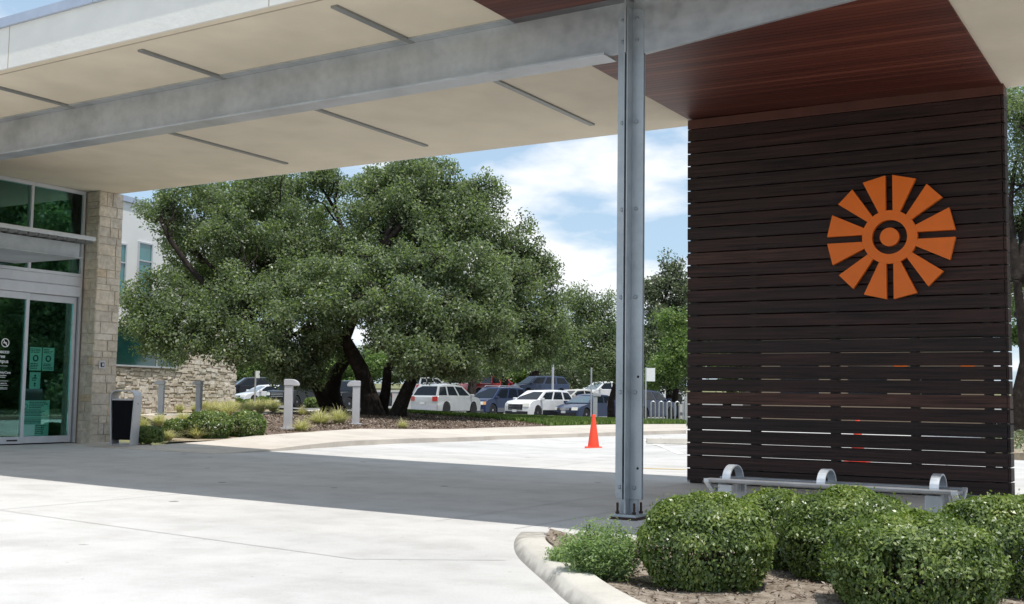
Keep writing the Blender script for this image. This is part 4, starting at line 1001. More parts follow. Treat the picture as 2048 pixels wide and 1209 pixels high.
# mulch litter and soil litter
def litter(poly, n, size, dz, mat, nm, lab, hf=None):
    q = np.array(poly); x = RNG.uniform(q[:, 0].min(), q[:, 0].max(), n*5); y = RNG.uniform(q[:, 1].min(), q[:, 1].max(), n*5); k = inside(x, y, poly); x, y = x[k][:n], y[k][:n]
    z = zg(x, y)+(hf(x, y) if hf else 0)+dz; no_ = np.stack([RNG.normal(0, .5, len(x)), RNG.normal(0, .5, len(x)), np.ones(len(x))], 1)
    o = link(nm, leaf_mesh(nm, np.stack([x, y, z], 1), no_, size*(.5+RNG.random(len(x))), .35, mat, RNG.random(len(x)), .2)); tag(o, lab, 'litter', kind='stuff')
M['chip'] = leafmat('wood chips', [(0, (.05, .035, .028)), (.5, (.15, .11, .085)), (.85, (.30, .235, .19)), (1, (.5, .44, .38))], .9, .05, .2)
litter(mulch_poly, 12000, .07, .115, M['chip'], 'mulch_litter', 'brown wood chip mulch scattered under the oaks')
litter(inner, 9000, .03, .008, M['chip'], 'soil_litter', 'dry leaf litter and chips on the planter soil', soil_h)

SG = 'clipped shrubs beside the entrance walk'
def small_bush(px, top, base, half, label, group, n, leaf, name='round_shrub', mat='box_leaf'):
    p = G(px, base); D = depth(p); rw = half*D/FPX; q = at(px, 800, D+rw*.7); z0 = float(zg(q[0], q[1]))+.04; z1 = at(px, top, D+rw*.7)[2]
    root = thing(name, (q[0], q[1], z0), label, 'shrub', group); link('foliage', bush_mesh((rw, rw*.9), max(z1-z0, .2), leaf, n, M[mat]), root); twigs((rw, rw), max(z1-z0, .2), 14, M['bark'], root)
small_bush(299, 853, 892, 33, 'smallest clipped shrub, next to the litter bin', SG, 5000, .05)
small_bush(352, 838, 882, 26, 'clipped shrub second from the litter bin', SG, 5000, .05)
small_bush(418, 822, 884, 50, 'biggest clipped shrub in the row right of the litter bin', SG, 9000, .05)
small_bush(494, 823, 881, 41, 'clipped shrub at the right end of the row by the walk', SG, 8000, .05)
FG = 'round shrubs in front of the left-hand parked cars'
small_bush(475, 797, 814, 11, 'round shrub touching the corner of the rubble wall', FG, 1500, .13)
small_bush(497, 800, 815, 14, 'round shrub left of the thin sign post', FG, 1500, .13)
small_bush(525, 794, 816, 14, 'round shrub just right of the thin sign post', FG, 1600, .13)
small_bush(627, 796, 818, 19, 'round shrub between the black pickup and the oak trunk', FG, 1600, .13)
small_bush(698, 802, 818, 12, 'yellow green shrub seen between the oak trunks', FG, 1200, .13)

# ------------------------------------------------------------------ trees
def pxblob(px, py, rx, ry, D, dr=None):
    c = at(px, py, D); a = rx*D/FPX; return (c, (a, (dr if dr else a)*.9, ry*D/FPX))
def tree(name, base, trunks, blobs, label, group, leafm, bark, density=9, leaf=.09, aspect=.5, clump=.24, per=24, limbs=True, fill=.3):
    root = thing(name, tuple(base), label, 'tree', group); b = np.array(base)
    for pts, rads in trunks:
        f = MB(b); f.tube(pts, rads, 12); f.build('trunk', M[bark], root, smooth=70)
    if limbs:
        f = MB(b); tips = [np.array(t[0][-1]) for t in trunks]
        for c, r in blobs:
            c = np.array(c); t = min(tips, key=lambda q: np.linalg.norm(q-c)); pts = limb(f, t, c, .13 if len(blobs) > 8 else .09, .04, .10, 7)
            for _ in range(5):
                e = c+sphere_pts(1)[0]*np.array(r)*.85; q = pts[int(RNG.integers(4, 8))]; pp2 = limb(f, q, e, .04, .012, .14, 5)
                limb(f, pp2[3], np.array(pp2[3])+sphere_pts(1)[0]*np.array(r)*.45, .02, .007, .14, 4)
        f.build('limbs', M[bark], root, smooth=70)
    link('crown', crown(blobs, density, leaf, aspect, M[leafm], clump, per, b, fill=fill), root)
    return root
def tp(*a): return [at(x, y, D) for x, y, D in a]
DL = 38.5
oakL = [pxblob(px, py, rx, ry, DL+d) for px, py, rx, ry, d in [
    (345, 420, 62, 50, 0), (430, 400, 75, 55, .5), (540, 385, 85, 55, 1), (640, 372, 70, 45, 1.5), (380, 490, 60, 55, .5), (470, 480, 75, 60, -.5), (575, 470, 80, 60, 0),
    (300, 600, 62, 50, -2), (370, 620, 75, 60, -2.5), (290, 655, 55, 45, -2.5), (350, 685, 70, 40, -3), (430, 655, 60, 50, -2.5),
    (500, 590, 80, 55, -1.5), (600, 570, 85, 60, -2), (530, 660, 75, 50, -3), (610, 650, 80, 55, -3), (470, 700, 50, 32, -3), (560, 715, 65, 32, -3), (625, 695, 45, 36, -2.5), (610, 745, 45, 28, -2), (672, 600, 55, 55, -1.5), (530, 520, 90, 50, 3), (600, 735, 46, 30, -2.5), (556, 742, 32, 24, -3), (652, 690, 46, 42, -1), (470, 420, 95, 60, 3.5), (590, 430, 100, 70, 4), (390, 560, 80, 50, 2), (640, 530, 80, 60, 3), (420, 560, 60, 50, 3)]]
bL = at(664, 829, 39); bL[2] = float(zg(bL[0], bL[1]))+.05
tree('live_oak', bL, [(tp((672, 834, 39), (668, 812, 39), (664, 780, 39), (672, 745, 38.8), (692, 718, 38.6), (675, 660, 38.5), (640, 590, 38.5)), [.46, .33, .27, .24, .21, .17, .12]),
                      (tp((664, 834, 38.8), (650, 808, 38.6), (632, 770, 38.2), (612, 735, 37.8), (570, 690, 37.2), (500, 650, 37)), [.34, .22, .17, .15, .12, .08])],
     oakL, 'spreading dark green live oak at left, its crown reaching over the rubble walled wing', 'spreading live oaks', 'oak_leaf', 'bark', 9.5, .105, .52, .2, 25)
DR = 36.5
oakR = [pxblob(px, py, rx, ry, DR+d) for px, py, rx, ry, d in [
    (760, 372, 60, 45, 2), (830, 345, 65, 38, 1.5), (895, 365, 65, 45, 1), (960, 392, 48, 38, 1), (730, 440, 70, 55, 1), (820, 430, 85, 60, .5), (910, 450, 75, 60, .5), (985, 480, 55, 50, 1),
    (1040, 490, 45, 50, 2), (740, 530, 80, 55, -1), (840, 530, 85, 60, -1.5), (940, 550, 85, 60, -1), (1030, 565, 70, 60, 1), (1085, 550, 45, 45, 2), (700, 600, 70, 50, -2), (790, 620, 85, 55, -2.5), (880, 630, 80, 55, -2.5), (970, 640, 75, 55, -1.5), (1060, 640, 65, 55, 1),
    (1105, 610, 35, 40, 2), (778, 678, 55, 34, -3), (840, 700, 70, 40, -3), (920, 705, 70, 38, -2), (905, 742, 45, 18, -1.5), (1000, 700, 60, 35, 0), (1075, 690, 50, 35, 1.5), (840, 735, 40, 20, -2), (870, 500, 100, 70, 3.5), (960, 600, 90, 60, 4), (760, 590, 70, 50, 3), (840, 470, 120, 80, 4.5), (790, 400, 90, 50, 4), (1000, 560, 90, 60, 4), (690, 500, 80, 70, 4), (870, 690, 90, 40, 3), (1110, 670, 40, 40, 3)]]
bR = at(752, 838, 37); bR[2] = float(zg(bR[0], bR[1]))+.05
tree('live_oak', bR, [(tp((748, 842, 37), (742, 812, 37), (733, 775, 37), (722, 740, 36.8), (703, 705, 36.6), (690, 675, 36.5), (720, 600, 36.5), (760, 520, 36.8)), [.48, .34, .27, .25, .23, .2, .15, .1]),
                      (tp((768, 843, 37.4), (765, 815, 37.4), (772, 780, 37.3), (775, 740, 37), (800, 690, 36.6), (850, 620, 36)), [.26, .19, .16, .14, .12, .08]),
                      (tp((793, 842, 36.6), (800, 815, 36.6), (814, 780, 36.6), (832, 745, 36.6), (880, 700, 36.6), (950, 640, 36.8)), [.34, .24, .20, .17, .13, .09])],
     oakR, 'tall spreading live oak right of the pair, with three crooked trunks behind the bollard', 'spreading live oaks', 'oak_leaf', 'bark', 9.5, .105, .52, .2, 25)

def simple_tree(px, base_py, D, blobs, label, leafm, bark='bark', density=5, leaf=.16, group=None, clump=.34, per=20, r=.22, name='tree', tip=None):
    p = at(px, base_py, D); z = float(zg(p[0], p[1])); p[2] = z
    bl = [pxblob(*q) for q in blobs]; top = np.mean([c for c, _ in bl], 0); tx = at(px, tip, D) if tip else top
    mid = p*.5+tx*.5+np.array([.2, .1, 0])
    tree(name, p, [([p-np.array([0, 0, .2]), p*.75+tx*.25, mid, tx], [r*1.3, r, r*.85, r*.6])], bl, label, group, leafm, bark, density, leaf, .5, clump, per)
TG = 'trees around the parking lot'
simple_tree(1222, 838, 54, [(1165, 612, 40, 42, 54), (1208, 632, 42, 48, 54), (1182, 690, 50, 42, 53), (1228, 690, 34, 44, 54), (1148, 665, 40, 44, 55), (1190, 742, 34, 28, 53), (1220, 735, 30, 28, 53.5), (1130, 700, 36, 30, 55)], 'dense oak with a drooping lower bough just left of the steel column', 'oak_leaf', density=9, leaf=.12, group=TG, clump=.28, tip=690, r=.15)
simple_tree(1340, 830, 76, [(1345, 552, 32, 36, 76), (1308, 580, 30, 32, 76), (1362, 600, 40, 44, 76), (1318, 640, 44, 48, 76), (1372, 680, 46, 48, 75), (1310, 705, 44, 44, 75), (1350, 740, 50, 40, 75), (1290, 750, 40, 34, 76)], 'tall grey green tree between the steel column and the slatted wall', 'grey_leaf', density=6, leaf=.19, group=TG)
simple_tree(1352, 822, 70, [(1350, 640, 34, 20, 69), (1365, 690, 36, 28, 68), (1340, 740, 44, 32, 68), (1300, 760, 34, 24, 69)], 'fresh green leafy tree in front of the tall grey green one', 'bright_leaf', density=6, leaf=.17, group=TG)
simple_tree(1012, 800, 92, [(1000, 690, 55, 40, 94), (955, 715, 45, 32, 94), (1050, 705, 50, 38, 94), (985, 735, 40, 22, 92)], 'shady oak behind the red pickup', 'oak_leaf', density=4, leaf=.22, group=TG, r=.3)
simple_tree(946, 802, 86, [(935, 690, 42, 40, 87), (905, 720, 40, 26, 87), (965, 680, 42, 38, 88)], 'dark trunked oak between the silver and navy parked vehicles', 'oak_leaf', density=4, leaf=.22, group=TG, r=.34)
simple_tree(1052, 795, 104, [(1075, 690, 55, 40, 106), (1120, 700, 48, 38, 106), (1040, 715, 40, 26, 105)], 'oak behind the dark wagon on the upper row', 'oak_leaf', density=4, leaf=.24, group=TG, r=.45)
simple_tree(1140, 800, 112, [(1135, 765, 46, 26, 110), (1175, 755, 40, 30, 112), (1095, 760, 40, 24, 114), (1220, 760, 40, 30, 112)], 'low spreading willow green thicket behind the upper cars', 'grey_leaf', density=4, leaf=.27, group=TG, r=.2)
simple_tree(520, 800, 104, [(500, 735, 40, 26, 104), (545, 745, 40, 24, 104), (480, 755, 30, 18, 103), (600, 740, 45, 26, 106)], 'bright green tree behind the left-hand parked cars', 'bright_leaf', density=4, leaf=.27, group=TG)
simple_tree(700, 802, 108, [(700, 745, 40, 28, 108), (745, 735, 45, 30, 108), (660, 750, 35, 22, 108)], 'green tree seen between the oak trunks', 'bright_leaf', density=4, leaf=.27, group=TG)
simple_tree(850, 800, 112, [(830, 720, 50, 36, 112), (880, 735, 45, 30, 112), (930, 750, 45, 24, 110), (860, 760, 50, 18, 108)], 'pale green tree behind the silver car', 'grey_leaf', density=4, leaf=.27, group=TG)
simple_tree(1010, 795, 128, [(960, 730, 70, 36, 128), (1060, 735, 70, 34, 128), (1150, 720, 70, 40, 128), (1240, 700, 60, 50, 128), (900, 740, 60, 30, 128)], 'long green thicket closing the view behind the parking lot', 'bright_leaf', density=3.2, leaf=.34, group=TG, r=.3)
simple_tree(560, 795, 135, [(420, 720, 70, 50, 135), (540, 725, 70, 45, 135), (660, 725, 70, 45, 135), (780, 725, 70, 45, 135)], 'far tree belt behind the oaks', 'oak_leaf', density=3.2, leaf=.34, group=TG, r=.3)
simple_tree(1450, 830, 58, [(1440, 640, 50, 45, 58), (1490, 690, 50, 40, 58), (1420, 710, 45, 36, 57), (1470, 745, 50, 34, 57), (1520, 640, 40, 40, 59)], 'fresh green tree behind the left end of the slatted wall', 'bright_leaf', density=6, leaf=.16, group=TG)
# right of the wall, behind the second kerb
rb = G(2034, 870)
simple_tree(2034, 868, 30, [(2030, 330, 70, 70, 31), (2075, 230, 80, 70, 31), (2040, 430, 55, 60, 31), (2090, 480, 70, 80, 31), (2020, 560, 45, 50, 31), (2110, 360, 80, 80, 32), (2150, 260, 80, 80, 32), (2040, 215, 50, 50, 31), (2180, 420, 80, 80, 32)], 'dark trunked oak at the right picture edge beyond the slatted wall', 'oak_leaf', density=11, leaf=.085, group=TG, clump=.23, per=24, r=.17, name='live_oak', tip=560)
simple_tree(2022, 862, 33, [(2030, 600, 34, 40, 34), (2060, 640, 40, 26, 33), (2030, 672, 24, 9, 31)], 'thin fresh green tree behind the right edge oak', 'bright_leaf', density=9, leaf=.09, group=TG, clump=.2, r=.11)
simple_tree(2300, 850, 44, [(2300, 420, 170, 150, 44), (2200, 560, 120, 110, 44), (2420, 520, 140, 130, 45), (2330, 650, 150, 90, 44)], 'big oak beyond the right picture edge, mirrored in the doors', 'oak_leaf', density=4, leaf=.18, group=TG, r=.3)
simple_tree(1700, 830, 80, [(1660, 560, 90, 60, 80), (1780, 590, 90, 60, 80), (1900, 560, 90, 60, 80), (1600, 640, 80, 50, 78)], 'broad oak behind the slatted wall', 'oak_leaf', density=3, leaf=.22, group=TG, r=.35)
MT = 'oaks beyond the right picture edge, mirrored in the glass doors'
def side_tree(x, y, h, r, label):
    p = np.array([x, y, float(zg(x, y))]); bl = [(p+np.array([RNG.normal(0, r*.5), RNG.normal(0, r*.5), h*.62+RNG.normal(0, h*.16)]), (r*.5, r*.5, r*.36)) for _ in range(9)]+[(p+np.array([RNG.normal(0, r*.6), RNG.normal(0, r*.6), h*.18]), (r*.55, r*.55, h*.2)) for _ in range(5)]
    tree('live_oak', p, [([p-np.array([0, 0, .2]), p+np.array([.1, .1, h*.3]), p+np.array([.3, .1, h*.55])], [.35, .25, .18])], bl, label, MT, 'oak_leaf', 'bark', 4, .2, .5, .34, 20)
for x, y, h, r in ((5, 32, 9, 4.5), (14, 38, 12, 6), (24, 42, 13, 7), (34, 50, 14, 7), (20, 54, 14, 7)): side_tree(x, y, h, r, 'oak standing off to the right, seen only as a reflection in the glass doors')
# island of ground cover and kerb at the right edge
isl = P2((1990, 918), (2200, 930), (2300, 880), (1960, 872)); sheet('planting_island', isl, M['bed'], .12, 1.0, .16)
q = np.array(isl); n = 5000; x = RNG.uniform(q[:, 0].min(), q[:, 0].max(), n*4); y = RNG.uniform(q[:, 1].min(), q[:, 1].max(), n*4); k = inside(x, y, isl); x, y = x[k][:n], y[k][:n]
pos = np.stack([x, y, zg(x, y)+.14+RNG.random(len(x))*.16], 1)
o = link('ground_cover', leaf_mesh('ground_cover', pos, RNG.normal(size=pos.shape)+np.array([0, 0, .8]), .08*(.6+.8*RNG.random(len(x))), .4, M['grey_leaf'], RNG.normal(.4, .2, len(x)))); tag(o, 'low grey green ground cover on the kerbed island at the right edge', 'ground cover', kind='stuff')
# tan building behind the slatted wall
bb = thing('tan_building', tuple(at(1770, 830, 52)*np.array([1, 1, 0])+np.array([0, 0, .1])), 'long tan building seen through the gaps of the slatted wall', 'building', rz=R(24))
MB().box(-5.6, 4.4, 0, 9, -1, 6.6).build('wall', M['beige'], bb); MB().box(-5.8, 4.6, -.2, 9.2, 6.601, 6.9).build('roof', M['coping'], bb)
for X in (-4.6, -1.6, 1.6): MB().box(X, X+1.7, -.03, .02, 1.0, 2.5).build('window', M['car_glass'], bb); MB().box(X, X+2.1, -.03, .02, 3.9, 5.4).build('window', M['car_glass'], bb)
for X in (.4, 3.3): MB().box(X, X+.6, -.04, .02, 2.3, 2.9).build('panel', M['orange'], bb)

# ------------------------------------------------------------------ vehicles
def car(kind, pnt, px, py, D, heading, label, name='parked_car', cat='car', H=None, L=None, Wd=None, lower=None, rack=False, wheel_r=None, grille='bar', glass='car_glass', group='cars in the parking lot', bumper=None):
    """heading: degrees from straight at the camera, positive turns the nose to picture left"""
    dims = {'sedan': (4.85, 1.84, 1.45), 'suv': (4.75, 1.86, 1.70), 'van': (5.1, 1.96, 1.75), 'pickup': (5.6, 2.0, 1.88)}[kind]
    L = L or dims[0]; Wd = Wd or dims[1]; H = H or dims[2]; hw = Wd/2; xf, xr = L/2, -L/2
    r = wheel_r or {'sedan': .33, 'suv': .36, 'van': .35, 'pickup': .40}[kind]; ax_f, ax_r = xf-.93, xr+.98
    gc = .20 if kind == 'sedan' else .25
    if kind == 'sedan': hood = [(xf, .52), (xf-.04, .66), (xf-.25, .76), (xf-1.2, .93)]; belt = .95; cab = (xf-1.15, xr+.75, xf-2.0, xr+1.5); rear = [(xr+.7, .98), (xr+.12, .95), (xr, .82), (xr+.02, .45)]
    elif kind == 'pickup': hood = [(xf, .60), (xf-.02, 1.05), (xf-.15, 1.12), (xf-1.4, 1.2)]; belt = 1.2; cab = (xf-1.35, xf-3.5, xf-1.95, xf-3.3); rear = [(xf-3.5, 1.18), (xr+.05, 1.18), (xr, 1.1), (xr+.02, .55)]
    else: hood = [(xf, .58), (xf-.04, .82), (xf-.22, .98), (xf-1.05, 1.08)]; belt = 1.06; cab = (xf-1.0, xr+.14, xf-1.85, xr+.55); rear = [(xr+.10, 1.06), (xr+.03, 1.0), (xr, .62), (xr+.04, .42)]
    prof = list(hood)+[(cab[0]+.02, belt), (cab[1]-.02, belt)]+rear+[(xr+.06, gc)]
    def arch(cx_):
        return [(cx_+(r+.07)*math.cos(a), max(gc, r+(r+.07)*math.sin(a))) for a in np.linspace(math.pi*1.02, -.02*math.pi, 11)]
    prof += [(ax_r-r-.07, gc)]+arch(ax_r)+[(ax_r+r+.07, gc), (ax_f-r-.07, gc)]+arch(ax_f)+[(ax_f+r+.07, gc), (xf-.02, gc)]
    cl = [prof[0]]
    for q in prof[1:]:
        if abs(q[0]-cl[-1][0])+abs(q[1]-cl[-1][1]) > .012: cl.append(q)
    prof = cl
    def nose(x, y):
        t = (abs(y)/hw)**3
        if x > xf-.9: return x-.22*t*min(1, (x-xf+.9)/.7)
        if x < xr+.8: return x+.14*t*min(1, (xr+.8-x)/.6)
        return x
    p0 = at(px, py, D); z0 = float(zg(p0[0], p0[1]))+.03
    fw = -np.array([ray(px, py)[0], ray(px, py)[1]]); ang = math.atan2(fw[1], fw[0])+R(-heading)
    root = thing(name, (p0[0], p0[1], z0), label, cat, group, rz=ang)
    ys = [-hw, -hw*.94, -hw*.6, -hw*.2, hw*.2, hw*.6, hw*.94, hw]
    f = MB(); n = len(prof); b = []
    for j, y in enumerate(ys):
        for (x, z) in prof:
            yy = y
            if j in (0, 7): yy = y*(1-.05*max(0, (z-.75)/.4)-.03*max(0, (.4-z)/.2))
            f.v.append((nose(x, y), yy, z))
    for j in range(7):
        for i in range(n): k = (i+1) % n; f.f.append((j*n+i, j*n+k, (j+1)*n+k, (j+1)*n+i))
    f.f.append(tuple(range(n-1, -1, -1))); f.f.append(tuple(7*n+i for i in range(n)))
    body = f.build('body', P[pnt], root, smooth=38)
    bm = bmesh.new(); bm.from_mesh(body.data); bmesh.ops.recalc_face_normals(bm, faces=bm.faces[:]); bm.to_mesh(body.data); bm.free(); body.data.shade_smooth(); body.data.set_sharp_from_angle(angle=R(38))
    if lower:
        for sy_ in (-1, 1):
            f = MB(); f.box(ax_r+r+.09, ax_f-r-.09, sorted((sy_*(hw*.985), sy_*(hw+.012)))[0], sorted((sy_*(hw*.985), sy_*(hw+.012)))[1], gc-.01, .50)
            f.build('cladding', P[lower] if lower in P else M[lower], root, bevel=.01)
    # cabin
    wb, wt_ = hw-.07, hw-.24; f = MB(); N = 9
    def roofz(t): return H-.06*(2*t-1)**2-.0
    top, bot = [], []
    for i in range(N):
        t = i/(N-1); xt = cab[2]*(1-t)+cab[3]*t; xb = cab[0]*(1-t)+cab[1]*t
        for y, z, x in ((-wb, belt-.02, xb), (-wt_, roofz(t)-.05, xt), (-wt_*.8, roofz(t), xt), (wt_*.8, roofz(t), xt), (wt_, roofz(t)-.05, xt), (wb, belt-.02, xb)): f.v.append((x, y, z))
    for i in range(N-1):
        for k in range(5): f.f.append((i*6+k, i*6+k+1, (i+1)*6+k+1, (i+1)*6+k))
        f.f.append((i*6+5, i*6, (i+1)*6, (i+1)*6+5))
    f.f.append((5, 4, 3, 2, 1, 0)); f.f.append(tuple((N-1)*6+k for k in range(6)))
    cabo = f.build('cabin', P[pnt], root); bm = bmesh.new(); bm.from_mesh(cabo.data); bmesh.ops.recalc_face_normals(bm, faces=bm.faces[:]); bm.to_mesh(cabo.data); bm.free(); cabo.data.shade_smooth(); cabo.data.set_sharp_from_angle(angle=R(40))
    def sidep(t, w, s):
        xb = cab[0]*(1-t)+cab[1]*t; xt = cab[2]*(1-t)+cab[3]*t; x = xb*(1-w)+xt*w; z = (belt-.02)*(1-w)+(roofz(t)-.05)*w; y = wb*(1-w)+wt_*w; return np.array([x, s*(y+.006), z])
    wins = {'sedan': [(.05, .49), (.52, .93)], 'suv': [(.05, .36), (.39, .68), (.71, .96)], 'van': [(.05, .34), (.37, .66), (.69, .97)], 'pickup': [(.06, .52), (.56, .94)]}[kind]
    for s in (-1, 1):
        for a, b_ in wins:
            q = [sidep(a+.015, .12, s), sidep(b_, .12, s), sidep(b_, .88, s), sidep(a+.03, .88, s)]
            f = MB(); f.prism(q, (0, s*.006, 0)); f.build('side_window', M['car_glass'], root)
    def endp(e, u, w):
        t = 0 if e > 0 else 1
        xb = cab[t]; xt = cab[2+t]; y = (wb*(1-w)+wt_*w)*u; z = (belt-.02)*(1-w)+(roofz(t)-.035)*w; return np.array([xb*(1-w)+xt*w+e*.008, y, z])
    for e, nm, g_ in ((1, 'windscreen', glass), (-1, 'rear_window', 'car_glass')):
        q = [endp(e, -.9, .1), endp(e, .9, .1), endp(e, .88, .93), endp(e, -.88, .93)]; f = MB(); f.prism(q, (e*.006, 0, .003)); f.build(nm, M[g_], root)
    # curved face pieces
    def face(e, y0, y1, z0_, z1_, nm, mat, out=.012, tilt=0.0):
        f = MB(); k = 8; xe = xf if e > 0 else xr
        for i in range(k+1):
            y = y0+(y1-y0)*i/k; x = nose(xe, y)
            for z, o_ in ((z0_, out), (z1_, out-tilt)): f.v += [(x-e*.05, y, z), (x+e*o_, y, z)]
        for i in range(k):
            a = 4*i; c = a+4
            f.f += [(a+1, c+1, c+3, a+3), (a, a+2, c+2, c), (a+2, a+3, c+3, c+2), (a, c, c+1, a+1)]
        f.f += [(0, 1, 3, 2), (4*k, 4*k+2, 4*k+3, 4*k+1)]
        return f.build(nm, M[mat] if mat in M else P[mat], root)
    hz = {'sedan': (.55, .72), 'suv': (.68, .87), 'van': (.62, .78), 'pickup': (.82, 1.02)}[kind]
    for s in (-1, 1):
        a, b_ = sorted((s*hw*.58, s*hw*.93)); face(1, a, b_, hz[0], hz[1], 'headlight', 'lamp', .014, .04)
        if kind == 'suv' and grille == 'box': a, b_ = sorted((s*hw*.84, s*hw*.985)); face(1, a, b_, hz[0], hz[1], 'side_marker', 'amber', .018, .04)
        tz = {'sedan': (.66, .84), 'suv': (.78, 1.03), 'van': (.7, 1.05), 'pickup': (.78, 1.08)}[kind]
        a, b_ = sorted((s*hw*.66, s*hw*.96)); face(-1, a, b_, tz[0], tz[1], 'tail_light', 'tail', .014)
    gz = {'sedan': (.55, .66), 'suv': (.50, .82), 'van': (.45, .7), 'pickup': (.70, 1.02)}[kind]
    g_ = face(1, -hw*.55, hw*.55, gz[0], gz[1], 'grille', 'dark', .012, .02)
    f = MB()
    for i in range(3):
        z = gz[0]+(gz[1]-gz[0])*(i+.5)/3; f.box(xf+.004, xf+.02, -hw*.45, hw*.45, z-.012, z+.012)
    f.build('grille_bar', M['chrome'], g_)
    face(1, -hw*.86, hw*.86, gc+.01, .42, 'front_bumper', bumper or 'dark', .03)
    face(-1, -hw*.9, hw*.9, gc+.01, .56, 'rear_bumper', bumper or pnt, .05)
    MB().box(xf+.032, xf+.04, -.16, .16, .38, .52).build('licence_plate', M['plate'], root); MB().box(xr-.06, xr-.052, -.16, .16, .60 if kind != 'sedan' else .5, .74 if kind != 'sedan' else .64).build('licence_plate', M['plate'], root)
    for s in (-1, 1):
        f = MB(); f.box(cab[0]-.34, cab[0]-.16, sorted((s*(hw-.02), s*(hw+.17)))[0], sorted((s*(hw-.02), s*(hw+.17)))[1], belt-.02, belt+.13); f.build('mirror', P[pnt], root, bevel=.03)
        for X in (ax_f, ax_r):
            f = MB(); yo = s*(hw-.11); f.lathe([(r*.62, -.105), (r*.94, -.105), (r, -.07), (r, .07), (r*.94, .105), (r*.62, .105)], 24, (X, yo, r), axis=1)
            wh = f.build('wheel', M['rubber'], root, smooth=40); f = MB(); c_ = np.array((X, yo+s*.085, r))
            f.lathe([(r*.20, -.01), (r*.20, .022)], 12, c_, axis=1)
            for k in range(5):
                a = 2*math.pi*k/5+.3; d = np.array([math.cos(a), 0, math.sin(a)]); t = np.array([-d[2], 0, d[0]]); w0, w1 = r*.12, r*.09
                f.prism([c_+d*r*.18-t*w0, c_+d*r*.18+t*w0, c_+d*r*.64+t*w1, c_+d*r*.64-t*w1], (0, .014, 0))
            m = 24
            for k in range(m):
                a0, a1 = 2*math.pi*k/m, 2*math.pi*(k+1)/m
                f.prism([c_+np.array([q*math.cos(a), 0, q*math.sin(a)]) for q, a in ((r*.6, a0), (r*.68, a0), (r*.68, a1), (r*.6, a1))], (0, .018, 0))
            f.build('rim', M['rim'], wh)
    f = MB()
    for X in (ax_f, ax_r): f.box(X-r-.05, X+r+.05, -hw+.22, hw-.22, .22, .6)
    f.box(xr+.5, xf-.5, -hw*.8, hw*.8, .2, gc+.05); f.build('underbody', M['dark'], root)
    if rack:
        for s in (-1, 1): MB().tube([(cab[2]-.1, s*wt_*.8, H-.02), (cab[2]-.2, s*wt_*.8, H+.05), (cab[3]+.3, s*wt_*.8, H+.05), (cab[3]+.2, s*wt_*.8, H-.02)], .02, 6).build('roof_rail', M['silver'], root)
    if kind == 'pickup': MB().box(xr+.08, cab[1]-.1, -hw+.12, hw-.12, 1.181, 1.19).build('bed_cover', M['dark'], root)
    return root
# heading: 0 = nose at camera, positive = nose towards picture left (we see its left side... right flank hidden)
car('suv', 'white', 1080, 838, 67, 38, 'white crossover with dark windows, nose on to the lawn between navy and slate cars', 'parked_suv', H=1.66, L=4.65, lower='charcoal')
car('suv', 'silver', 893, 832, 66, -146, 'pale silver sport utility seen from behind, left of the navy one', 'parked_suv', H=1.74, rack=True)
car('suv', 'navy', 992, 835, 72, 38, 'navy sport utility with grey lower trim and box grille', 'parked_suv', H=1.80, L=4.85, lower='grey', rack=True, grille='box', bumper='grey')
car('sedan', 'blue', 1180, 841, 67, 38, 'slate blue saloon facing the lawn, partly behind the far bollard', 'parked_sedan', H=1.49, glass='car_glass_pale')
car('suv', 'navy', 1286, 843, 63, -150, 'navy crossover seen from behind the steel column, tail lights towards us', 'parked_suv', H=1.66)
car('sedan', 'white', 533, 813, 84, 62, 'white saloon half hidden behind the round shrubs at left', 'parked_sedan', H=1.47, glass='car_glass_pale')
car('pickup', 'black', 596, 815, 80, 30, 'black pickup with a tall dark grille behind the near bollard', 'parked_pickup', H=1.9)
car('van', 'charcoal', 505, 806, 94, 80, 'charcoal minivan side on behind the white saloon', 'parked_van', H=1.78)
car('suv', 'white', 588, 806, 98, 82, 'white sport utility behind the black pickup', 'parked_suv', H=1.75)
car('pickup', 'maroon', 572, 798, 112, 85, 'maroon vehicle roof above the white sport utility', 'parked_pickup', H=2.0)
car('pickup', 'black', 712, 815, 78, 40, 'black pickup with grey mirrors seen between the oak trunks', 'parked_pickup', H=1.95)
car('pickup', 'red', 985, 799, 97, -120, 'red pickup on the upper row behind the navy sport utility', 'parked_pickup', H=1.95)
car('van', 'blue', 1078, 797, 97, 60, 'dark blue wagon on the upper row behind the white crossover', 'parked_van', H=1.78)
car('sedan', 'white', 1206, 806, 88, 52, 'white saloon on the upper row above the slate saloon', 'parked_sedan', H=1.6, L=4.9, glass='car_glass_pale')
car('suv', 'white', 1312, 806, 86, -130, 'white crossover roof behind the navy one right of the steel column', 'parked_suv', H=1.68)
car('sedan', 'beige', 1148, 822, 80, 45, 'pale gold saloon between the white crossover and the slate saloon', 'parked_sedan', H=1.46)
car('suv', 'silver', 856, 808, 102, -140, 'silver car roof far behind the pale silver sport utility', 'parked_suv', H=1.7)
car('sedan', 'white', 2062, 838, 52, 70, 'white car behind the dark oak trunk at the right edge', 'parked_sedan')

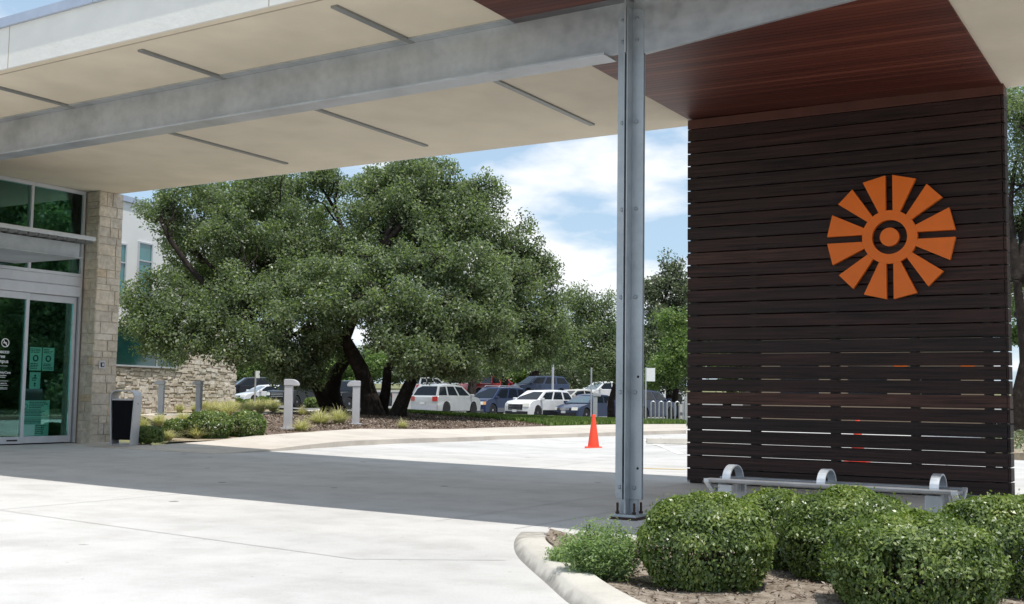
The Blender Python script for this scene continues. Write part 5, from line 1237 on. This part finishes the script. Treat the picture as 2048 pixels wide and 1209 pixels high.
# ------------------------------------------------------------------ person walking by the oaks
pp3 = at(811, 821, 60); pz_ = float(zg(pp3[0], pp3[1]))+.03
man = thing('person', (pp3[0], pp3[1], pz_), 'person in a grey vest and dark shorts walking behind the oak trunks', 'person', rz=YAW+R(200))
def skin(name, joints, bones, mat, parent, lev=2):
    me = bpy.data.meshes.new(name); me.from_pydata([j[0] for j in joints], bones, []); o = bpy.data.objects.new(name, me); COL.objects.link(o)
    o.modifiers.new('skin', 'SKIN'); sd = o.modifiers.new('sub', 'SUBSURF'); sd.levels = sd.render_levels = lev
    for v, j in zip(me.skin_vertices[0].data, joints): v.radius = (j[1], j[1]*(j[2] if len(j) > 2 else 1))
    me.skin_vertices[0].data[0].use_root = True
    m2 = bpy.data.meshes.new_from_object(o.evaluated_get(bpy.context.evaluated_depsgraph_get())); bpy.data.objects.remove(o); m2.materials.clear(); m2.materials.append(mat); m2.shade_smooth(); return link(name, m2, parent)
J = [((0, 0, .95), .13, .8), ((0, 0, 1.15), .115, .8), ((0, 0, 1.38), .135, .75), ((0, .01, 1.50), .055), ((0, .03, 1.60), .085, 1.1), ((0, .03, 1.70), .08, 1.1),
     ((.17, 0, 1.42), .055), ((.23, -.10, 1.16), .042), ((.22, .02, .94), .032), ((.22, .05, .85), .028), ((-.17, 0, 1.42), .055), ((-.23, .08, 1.16), .042), ((-.22, .24, 1.0), .032), ((-.22, .30, .94), .028),
     ((.09, .02, .86), .085), ((.10, .22, .50), .06), ((.10, .12, .10), .04), ((.10, .27, .04), .035), ((-.09, 0, .86), .085), ((-.10, -.05, .48), .06), ((-.10, -.26, .13), .04), ((-.10, -.16, .03), .035)]
BN = [(0, 1), (1, 2), (2, 3), (3, 4), (4, 5), (2, 6), (6, 7), (7, 8), (8, 9), (2, 10), (10, 11), (11, 12), (12, 13), (0, 14), (14, 15), (15, 16), (16, 17), (0, 18), (18, 19), (19, 20), (20, 21)]
skin('body', J, BN, M['skin'], man)
skin('vest', [((0, 0, .93), .15, .8), ((0, 0, 1.15), .132, .8), ((0, 0, 1.36), .15, .76), ((0, .005, 1.44), .10)], [(0, 1), (1, 2), (2, 3)], M['grey_cloth'], man)
skin('shorts', [((0, 0, .94), .145, .85), ((.09, .03, .84), .105), ((.10, .19, .55), .09), ((-.09, 0, .84), .105), ((-.10, -.04, .55), .09)], [(0, 1), (1, 2), (0, 3), (3, 4)], M['dark_cloth'], man)
skin('hair', [((0, .01, 1.70), .088, 1.1), ((0, .0, 1.74), .075)], [(0, 1)], M['hair'], man)
print('objects', len(bpy.data.objects))
